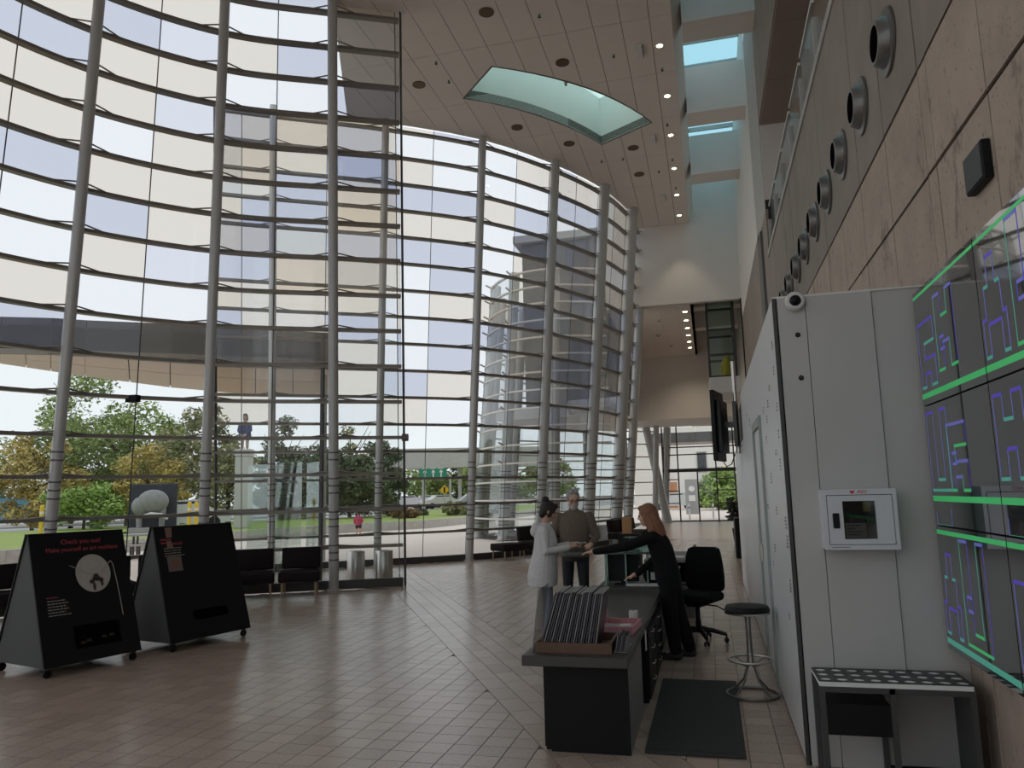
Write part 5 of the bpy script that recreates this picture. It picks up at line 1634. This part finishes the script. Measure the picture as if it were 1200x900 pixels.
# ---- trees
M_bark = mat('bark', (.10, .075, .055), .9, noise=(8, .3))
def leafmat(n, c): return mat('leaves_'+n, c, .75, rnd=.35)
L_green = leafmat('mid_green', (.27, .34, .11)); L_dark = leafmat('dark_green', (.11, .14, .07)); L_yel = leafmat('autumn_yellow', (.46, .37, .12)); L_olive = leafmat('olive', (.29, .29, .15)); L_fresh = leafmat('fresh_green', (.28, .40, .11))
def tree(px, dist, ptop, spread, leaf, label, group=None, seed=1, base_z=.34, trunk=.16, n=2600, clear=.22, cone=False, name='tree', lsz=None):
    """px: image column, ptop: image row of the crown top, spread: crown radius in metres"""
    r = random.Random(seed)
    p = ond(px, 575, dist); top = ond(px, ptop, dist).z
    h = top-base_z
    t = thing(name, label, 'tree' if name == 'tree' else 'bush', (p.x, p.y, base_z), 0, group)
    if trunk:
        pts = [(0, 0, -.4), (.05*r.uniform(-1, 1), .05*r.uniform(-1, 1), h*.3), (.2*r.uniform(-1, 1), .2*r.uniform(-1, 1), h*.7)]
        tr = MB().tube(pts, [trunk, trunk*.75, trunk*.3], 9); tr.build('trunk', M_bark, t)
        br = MB()
        for k in range(9):
            a = r.uniform(0, 2*pi); z0 = h*r.uniform(.22, .55); l = spread*r.uniform(.5, .85)
            br.tube([(0, 0, z0), (l*.5*cos(a), l*.5*sin(a), z0+h*.12), (l*cos(a), l*sin(a), z0+h*.28)], [trunk*.4, trunk*.25, trunk*.08], 6)
        br.build('branches', M_bark, t)
    # crown: clusters of leaf sprays
    cl = []
    for k in range(38):
        for _ in range(30):
            x, y, z = r.uniform(-1, 1), r.uniform(-1, 1), r.uniform(0, 1)
            w = (1-z)*1.0+.08 if cone else sqrt(max(0, 1-((z-.48)/.56)**2))
            if hypot(x, y) < w: break
        cl.append((x*spread*.85, y*spread*.85, h*(clear+(1-clear)*z*.95), r.uniform(.18, .34)*spread*(.7 if cone else 1)))
    vs = []; fs = []
    s0 = lsz or max(.10, dist*.0032); n = int(n*1.7)
    for k in range(n):
        c = r.choice(cl)
        d = Vector((r.gauss(0, 1), r.gauss(0, 1), r.gauss(0, 1))); d.normalize()
        q = Vector(c[:3])+Vector((d.x, d.y, d.z*.8))*c[3]*r.uniform(.5, 1)
        if q.z > h: q.z = h-r.uniform(0, .2)
        if q.z < .02: q.z = .02+r.uniform(0, .1)
        u = Vector((r.gauss(0, 1), r.gauss(0, 1), r.gauss(0, .6))).normalized()
        v = u.cross(d)
        if v.length < .1: v = u.orthogonal()
        v.normalize(); s = s0*r.uniform(.6, 1.3)
        o = len(vs)
        vs += [q-u*s, q-v*s*.45+d*s*.15, q+u*s, q+v*s*.45+d*s*.15]
        fs.append((o, o+1, o+2, o+3))
    m = MB(); m.add(vs, fs)
    me = bpy.data.meshes.new('foliage'); me.from_pydata(m.v, [], m.f); me.materials.append(leaf); me.update()
    fo = link('foliage', me, t); fo['kind'] = 'stuff'
    return t
tree(40, 46, 505, 3.2, L_yel, 'round tree turning autumn yellow at the edge of the lawn', None, 1, clear=.05, n=4200, trunk=.12)
tree(85, 52, 438, 5.2, L_green, 'tall mid-green broadleaf tree on the lawn with open branches', None, 2, n=4600)
tree(150, 50, 466, 4.0, L_green, 'tall mid-green tree beside the yellow-leaved one', None, 3, n=3800)
tree(175, 42, 518, 2.3, L_yel, 'bright yellow-leaved small tree behind the grey sculpture', None, 4, n=2600, clear=.1, trunk=.09)
tree(100, 40, 560, 2.2, L_fresh, 'low fresh green tree on the lawn in front of the blue hoarding', None, 5, n=2600, clear=.12, trunk=.09)
tree(115, 58, 505, 3.6, L_dark, 'dark green tree standing deep behind the lawn', None, 6, n=3000, clear=.06)
tree(215, 48, 495, 3.0, L_olive, 'olive-green rounded tree beside the pale statue plinth', None, 7, n=3400, clear=.1)
tree(235, 60, 470, 3.4, L_olive, 'loose olive tree rising behind the rounded one', None, 8, n=2600)
tree(330, 55, 470, 3.6, L_dark, 'dark pointed conifer behind the glass porch', None, 9, n=4200, cone=True, clear=.08)
tree(268, 44, 520, 2.2, L_olive, 'small olive tree with bare trunk by the porch glass', None, 10, n=2000)
tree(375, 56, 520, 3.8, L_dark, 'broad dark tree behind the porch post', None, 11, n=4200, clear=.1)
tree(410, 58, 475, 3.0, L_olive, 'slim tree with a tall open top above the dark trees', None, 12, n=2200, cone=True)
tree(420, 50, 535, 2.9, L_dark, 'wide dark tree beyond the steel bins', None, 13, n=5200, clear=.12)
tree(450, 62, 515, 2.4, L_dark, 'dark tree at the end of the row by the overpass', None, 14, n=3000, clear=.1)
for k, (px_, dist, pt, sp) in enumerate(((500, 104, 535, 4.0), (535, 112, 532, 4.4), (570, 104, 530, 4.4), (600, 112, 536, 4.4), (640, 104, 535, 4.4), (0, 92, 560, 6))):
    tree(px_, dist, pt, sp, L_dark if k % 2 else L_green, 'distant tree in the green belt beyond the car park', 'distant trees beyond the car park', 30+k, n=1600, clear=.02, trunk=.2)
for k, (px_, dist, pt, sp, lf, lb) in enumerate(((475, 46, 597, .9, leafmat('rust', (.20, .12, .05)), 'rusty brown grass clump on the bank by the low wall'), (534, 50, 588, .9, L_olive, 'olive shrub on the bank in front of the parked cars'), (490, 52, 597, .7, L_dark, 'dark shrub between the rusty clump and the olive shrub'), (465, 52, 596, .8, MATS['leaves_rust'], 'second rusty grass clump beside the dark shrub'), (350, 50, 600, 1.4, L_olive, 'low shrub under the dark trees by the porch'))):
    tree(px_, dist, pt, sp, lf, lb, None, 50+k, trunk=0, n=1200, clear=.0, name='bush', lsz=.14)
# trees at the far entrance
tree(848, 62, 548, 2.4, L_fresh, 'fresh yellow-green tree outside the far entrance', None, 60, n=2400, base_z=0, clear=.05)
tree(838, 80, 492, 3.0, L_dark, 'tree top showing above the far entrance canopy', None, 61, n=1600, base_z=0, clear=.4)

# ---- sculpture (plain stand-in) on a dark plinth, bench table beside it
p = ond(178, 590, 34)
t = thing('stone_sculpture', 'rounded grey stone sculpture on legs before a dark upright slab outside', 'sculpture', (p.x, p.y, .36), YAW+.35)
MB().rbox(-1.0, 1.0, .55, .8, .15, 2.15, .03, 1).build('backing_slab', mat('slab_dark_blue', (.035, .04, .055), .5), t)
m = MB(); m.ball((.05, 0, 1.35), .62, 20, 12, sx=1.05, sy=.7, sz=.85); m.ball((-.45, 0, 1.15), .42, 16, 10, sx=.9, sy=.7)
m.build('stone_body', mat('sculpture_stone', (.26, .26, .27), .6, noise=(6, .15)), t, smooth=True)
for x in (-.5, .45): MB().tube([(x, 0, 1.1), (x*.95, 0, .2)], [.16, .11], 10).build('support', MATS['sculpture_stone'], t)
MB().tube([(-.3, -.35, .72), (0, -.42, .8), (.45, -.4, .74), (.7, -.38, .55)], [.06, .09, .09, .05], 10).build('pale_bar', mat('stone_pale', (.62, .61, .6), .6), t, smooth=True)
MB().box(-.9, .9, -.5, .9, 0, .2).build('base', M_conc, t)
MB().box(-1.4, 1.5, -.9, 1.1, -.36, 0).build('footing', M_dconc, t)
p = onz(183, 652)
t = thing('picnic_table', 'grey outdoor table with benches between the display boards outside', 'table', (p.x, p.y, GZ), YAW+.3)
MB().box(-.9, .9, -.4, .4, .68, .74).build('table_top', M_conc, t)
for y in (-.75, .75): MB().box(-.9, .9, y-.14, y+.14, .40, .45).build('bench', M_conc, t)
for x in (-.6, .6):
    for y in (-.35, .35): MB().box(x-.03, x+.03, y-.03, y+.03, 0, .68).build('leg', M_dsteel, t)
    for y in (-.75, .75): MB().box(x-.03, x+.03, y-.03, y+.03, 0, .40).build('leg', M_dsteel, t)
# ---- figure on tall plinth
p = ond(285, 590, 36)
t = thing('statue', 'painted statue of a standing figure in blue on a tall pale plinth outside', 'statue', (p.x, p.y, .36), pi+YAW)
ztop = ond(285, 526, 36).z-.36
MB().rbox(-.33, .33, -.33, .33, 0, ztop-.35, .03, 1).build('plinth', mat('plinth_pale', (.55, .54, .53), .8), t)
MB().rbox(-.36, .36, -.36, .36, ztop-.35, ztop, .03, 1).build('cap', MATS['plinth_pale'], t)
b = Body(); z0 = ztop
for e in (-1, 1): b.limb('leg', [(e*.12, 0, z0+.75), (e*.12, 0, z0+.08)], [.10, .07], 10)
b.loft('dress', [((0, 0, z0+.55), .32, .24), ((0, 0, z0+.9), .26, .2), ((0, 0, z0+1.2), .24, .17), ((0, 0, z0+1.32), .12, .1)])
for e in (-1, 1):
    b.limb('dress', [(e*.24, 0, z0+1.24), (e*.3, .05, z0+.9), (e*.16, .2, z0+.72)], [.08, .07, .06], 10)
    b.hand('leg', (e*.14, .22, z0+.70), (-e*.5, .5, -.6), (0, 1, .3), (-e, 0, 0), 1.2, .5)
b.limb('leg', [(0, 0, z0+1.3), (0, .02, z0+1.42)], [.06, .06], 10)
P, R3 = b.head((0, .03, z0+1.56), (0, 1, 0), size=1.3, skin='leg')
b.make('figure', {'leg': mat('statue_flesh', (.42, .30, .25), .6), 'dress': mat('statue_blue', (.05, .06, .14), .6)}, t, voxel=.022)
hairmesh(lambda b: (b.ball('h', P(0, -.02, .04), .12, .125, .13, R3), b.ball('h', P(0, -.06, -.06), .13, .08, .16, R3)), {'h': MATS['hair_dark_brown']}, t, voxel=.02)
# ---- blue hoarding and yellow bollards
p = ond(95, 595, 72); 
t = thing('site_hoarding', 'long blue hoarding behind the trees across the lawn', 'hoarding', (p.x, p.y, .3), YAW+.5)
for k in range(8): MB().box(-8+2*k+.01, -6.01+2*k, -.04, .04, .1, 2.1).build('hoarding_board', mat('hoarding_blue', (.10, .24, .30), .7), t)
for k in range(9): MB().box(-8.04+2*k, -7.96+2*k, .04, .12, 0, 2.2).build('post', M_conc, t)
for px_, nm in ((49, 'beside the autumn yellow tree'), (222, 'next to the olive tree'), (230, 'beside its twin near the olive tree')):
    p = ond(px_, 600, 30)
    t = thing('yellow_bollard', 'tall yellow bollard post ' + nm, 'bollard', (p.x, p.y, .36))
    MB().tube([(0, 0, 0), (0, 0, 1.25), (0, 0, 1.3)], [.075, .075, .04], 12).build('post', mat('bollard_yellow', (.75, .50, .03), .5), t)
    MB().lathe([(.08, .95), (.08, 1.05)], 14).build('reflective_band', M_white, t)
# ---- overpass / concrete walkway, road sign, lamp posts
t = thing('concrete_overpass', 'pale concrete overpass on slim piers behind the shrubs', 'overpass', (0, 0, 0))
a = ond(440, 538, 74); b = ond(640, 534, 76)
d = (b-a).normalized(); n = Vector((-d.y, d.x, 0))*3
MB().hexa([a+Vector((0, 0, -.95)), b+Vector((0, 0, -.95)), b+n+Vector((0, 0, -.95)), a+n+Vector((0, 0, -.95)), a+Vector((0, 0, .95)), b+Vector((0, 0, .95)), b+n+Vector((0, 0, .95)), a+n+Vector((0, 0, .95))]).build('deck', M_conc, t)
for px_ in (492, 535, 590):
    q = ond(px_, 560, 75.5); MB().tube([(q.x, q.y+1, -.03), (q.x, q.y+1, a.z-.7)], .17, 12).build('pier', M_conc, t)
p = ond(508, 580, 72)
t = thing('road_sign', 'green motorway direction sign with white arrows on a grey mast', 'road sign', (p.x, p.y, -.03), YAW)
zs_ = ond(508, 560, 72).z; ze_ = ond(508, 550, 72).z
MB().box(-1.3, 1.3, -.05, .03, zs_, ze_+.15).build('sign_plate', mat('sign_green', (.02, .22, .14), .5), t)
m = MB()
for x in (-.8, 0, .75):
    m.box(x-.06, x+.06, -.056, -.051, zs_+.1, zs_+.6); m.prism([(x-.2, -.051, zs_+.55), (x+.2, -.051, zs_+.55), (x, -.051, zs_+.82)], (0, 0, 0), (0, -.005, 0))
    m.box(x-.3, x+.25, -.056, -.051, zs_+.9, zs_+.96)
m.build('white_arrows', M_white, t)
MB().tube([(1.6, .05, 0), (1.6, .05, zs_+.2), (1.3, .05, zs_+.45), (-.5, .05, zs_+.45)], .09, 10).build('mast', M_conc, t)
p = ond(521, 590, 55)
t = thing('warning_sign', 'yellow diamond warning sign on a thin post by the car park', 'road sign', (p.x, p.y, 0), YAW)
z_ = ond(521, 574, 55).z
MB().prism([(-.35, 0, z_), (0, 0, z_-.35), (.35, 0, z_), (0, 0, z_+.35)], (0, 0, 0), (0, .03, 0)).build('plate', mat('sign_yellow', (.80, .45, .02), .5), t)
MB().box(-.06, .06, -.006, -.001, z_-.22, z_+.2).build('mark', M_black, t)
MB().cyl((0, .06, 0), (0, .06, z_+.4), .04, 8).build('post', M_conc, t)

# ---- cars
M_tyre = mat('tyre', (.015, .015, .015), .8); M_cwin = mat('car_window', (.03, .035, .04), .15)
def car(px_, dist, col, label, rz, z=0.3):
    p = ond(px_, 592, dist)
    t = thing('car', label, 'car', (p.x, p.y, z), rz, None)
    M_c = mat('car_paint_'+label.split()[0]+str(px_), col, .3)
    prof = [(-2.1, .35), (-2.15, .75), (-1.95, .92), (-1.3, 1.0), (-.75, 1.42), (.65, 1.45), (1.25, 1.02), (2.0, .88), (2.15, .6), (2.1, .35)]
    m = MB()
    n = len(prof)
    vs = []
    for s_, inset in ((-1, .06), (-.92, 0), (.92, 0), (1, .06)):
        for x, zz in prof:
            w = .86 if zz < 1.05 else .70
            vs.append((x*(1-inset*.3), s_*w, zz))
    fs = []
    for i in range(3):
        for k in range(n): fs.append((i*n+k, i*n+(k+1) % n, (i+1)*n+(k+1) % n, (i+1)*n+k))
    fs.append(tuple(range(n))); fs.append(tuple(3*n+k for k in range(n)))
    m.add(vs, fs); m.build('body', M_c, t, smooth=True)
    for s_ in (-1, 1):
        MB().prism([(-1.15, s_*.79, 1.0), (-.7, s_*.725, 1.36), (.6, s_*.725, 1.38), (1.08, s_*.79, 1.0)], (0, 0, 0), (0, s_*.02, 0)).build('side_window', M_cwin, t)
        for x in (-1.3, 1.3):
            MB().lathe([(.2, -.1), (.32, -.1), (.32, .1), (.2, .1)], 16, TR(x, s_*.78, .32) @ Matrix.Rotation(pi/2, 4, 'X')).build('wheel', M_tyre, t)
    MB().hexa([(1.27, -.62, 1.03), (1.30, -.62, 1.03), (1.30, .62, 1.03), (1.27, .62, 1.03), (.72, -.6, 1.42), (.75, -.6, 1.44), (.75, .6, 1.44), (.72, .6, 1.42)]).build('windscreen', M_cwin, t)
car(478, 84, (.6, .6, .62), 'white car parked first in the row by the rusty clump', .5)
car(500, 88, (.55, .56, .6), 'silver car parked in the middle of the row under the overpass', .5)
car(517, 80, (.62, .62, .6), 'white car parked behind the olive shrub', .7)
car(487, 96.5, (.1, .1, .11), 'black car parked deeper in the row under the overpass', .4, -.05)
car(560, 52, (.34, .36, .39), 'grey car parked behind the first silver column', .45)
car(213, 37, (.66, .66, .66), 'white car partly hidden behind the dark upright slab', .9)
car(140, 56, (.3, .38, .4), 'teal-grey car in front of the blue hoarding', .9)
car(790, 66, (.62, .62, .62), 'white car outside the far entrance by the orange door', .2, -.03)
car(666, 60, (.6, .6, .62), 'white car seen between the rear columns', .3, -.03)

# ---- dark clad gallery behind the rear bay, with soffit slab and duct
gal = thing('upper_gallery_block', 'dark grey clad gallery volume with pale rim seen through the long glass bay', 'building part', (0, 0, 0))
M_clad = mat('cladding_dark_grey', (.085, .088, .095), .45, noise=(.8, .1))
x0, x1, y0, z0, z1 = -7.0, -3.3, 29.6, 5.0, 11.9
for i in range(4):
    for j in range(5):
        xa = x0+(x1-x0)*i/4; xb = x0+(x1-x0)*(i+1)/4; za = z0+(z1-z0)*j/5; zb = z0+(z1-z0)*(j+1)/5
        MB().box(xa+.01, xb-.01, y0, y0+.05, za+.01, zb-.01).build('cladding_panel', M_clad if not (i == 2 and j >= 3) else mat('cladding_blue_glass', (.04, .05, .11), .2), gal)
MB().box(x0, x1, y0+.05, 36, z0, z1).build('core', M_clad, gal)
MB().box(x0-.3, x1, y0-.3, 36, z1, z1+.3).build('roof_rim', M_conc, gal)
MB().hexa([(-8.1, 29.0, 4.55), (-3.3, 28.6, 4.55), (-3.3, 36, 4.55), (-7.0, 36, 4.55), (-8.1, 29.0, 4.95), (-3.3, 28.6, 4.95), (-3.3, 36, 4.95), (-7.0, 36, 4.95)]).build('soffit_slab', M_white, gal)
t = thing('air_duct', 'fat pale round duct hung behind the long glass bay', 'duct', (0, 0, 0))
MB().cyl((-5.0, 28.3, 4.85), (-3.0, 27.9, 4.85), .27, 20).build('pipe', M_white, t, smooth=True)
for k in (.05, .5): 
    q = Vector((-5.0, 28.3, 4.85)).lerp(Vector((-3.0, 27.9, 4.85)), k); e = (Vector((2, -.4, 0)).normalized())*.03
    MB().cyl(q-e, q+e, .285, 20).build('band', M_conc, t)
MB().box(-4.1, -3.98, 28.0, 28.25, 4.6, 5.2).build('hanger', M_dsteel, t)
# leaning columns by the far entrance
t = thing('leaning_column', 'thick silver leaning column near the far entrance, tilted against its neighbour', 'column', (0, 0, 0))
a = onz(783, 612); b = ony(752, 480, a.y)
MB().tube([a, b], [.22, .2], 18).build('shaft', M_col, t, smooth=True)
MB().tube([a, a+Vector((0, 0, .04))], .3, 18).build('base_plate', M_col, t)
t = thing('upright_column', 'thick silver upright column beside the far entrance doors', 'column', (0, 0, 0))
a = onz(779, 612); a.y += .6; b = Vector((a.x+.35, a.y, 5.0))
MB().tube([a, b], [.2, .2], 18).build('shaft', M_col, t, smooth=True)
MB().tube([a, a+Vector((0, 0, .04))], .28, 18).build('base_plate', M_col, t)
t = thing('slim_column', 'slimmer silver column standing outside the leaning pair near the far entrance', 'column', (0, 0, 0))
a = onz(768, 613); b = Vector((a.x+.3, a.y, 5.0))
MB().tube([a, b], [.15, .15], 16).build('shaft', M_col, t, smooth=True)
MB().tube([a, a+Vector((0, 0, .04))], .22, 16).build('base_plate', M_col, t)
# ---- building outside the far entrance
t = thing('neighbour_building', 'pale rendered building with dark doorway seen through the far entrance', 'building', (0, 0, 0))
MB().box(-7, 7, 74, 80, -.03, 7.6).build('wall', mat('render_cream', (.80, .76, .71), .9), t)
MB().box(-1.6, 1.7, 73.9, 74, -.03, 2.1).build('doorway', M_black, t)
MB().box(-1.8, 1.9, 73.4, 74, 2.1, 2.35).build('door_canopy', M_dconc, t)
w_ = MB().box(-1.1, -.1, 73.92, 74, 3.2, 5.2).build('window', M_conc, t)
MB().box(-1.0, -.2, 73.9, 73.92, 3.3, 5.1).build('pane', M_cwin, w_)
MB().box(-4.4, -3.0, 73.92, 74, -.03, 2.4).build('orange_door', mat('door_orange', (.5, .22, .1), .6), t)
t = thing('info_panel', 'grey upright information panel outside the far doors', 'panel', (-1.25, 55, -.03))
MB().rbox(-.45, .45, -.08, .08, 0, 2.4, .02, 1).build('slab', mat('panel_grey', (.3, .3, .29), .7), t)
MB().lathe([(.12, 0), (.2, 0), (.2, .01), (.12, .01)], 20, TR(0, -.08, 1.75) @ Matrix.Rotation(pi/2, 4, 'X')).build('ring_mark', M_white, t)
MB().box(-.22, .22, -.09, -.081, .9, 1.3).build('notice', M_white, t)
t = thing('outside_canopy', 'dark flat canopy outside above the far entrance doors', 'canopy', (0, 0, 0))
MB().box(-3, 3.5, 43.0, 46.5, 4.3, 4.75).build('slab', M_brown, t)
MB().box(-3, 3.5, 42.96, 43.0, 4.25, 4.8).build('fascia', M_dconc, t)
for x in (-2.6, 3.0): MB().cyl((x, 46.2, -.03), (x, 46.2, 4.3), .1, 12).build('post', M_conc, t)
for k, x in enumerate((-1.2, .1)):
    t = thing('white_bollard', 'slim white bollard just outside the far doors', 'bollard', (x, 44.5, -.03), 0, 'white bollards outside the far doors')
    MB().tube([(0, 0, 0), (0, 0, .85), (0, 0, .9)], [.06, .06, .03], 12).build('post', M_white, t)
    MB().lathe([(.064, .65), (.064, .72)], 12).build('band', M_dconc, t)
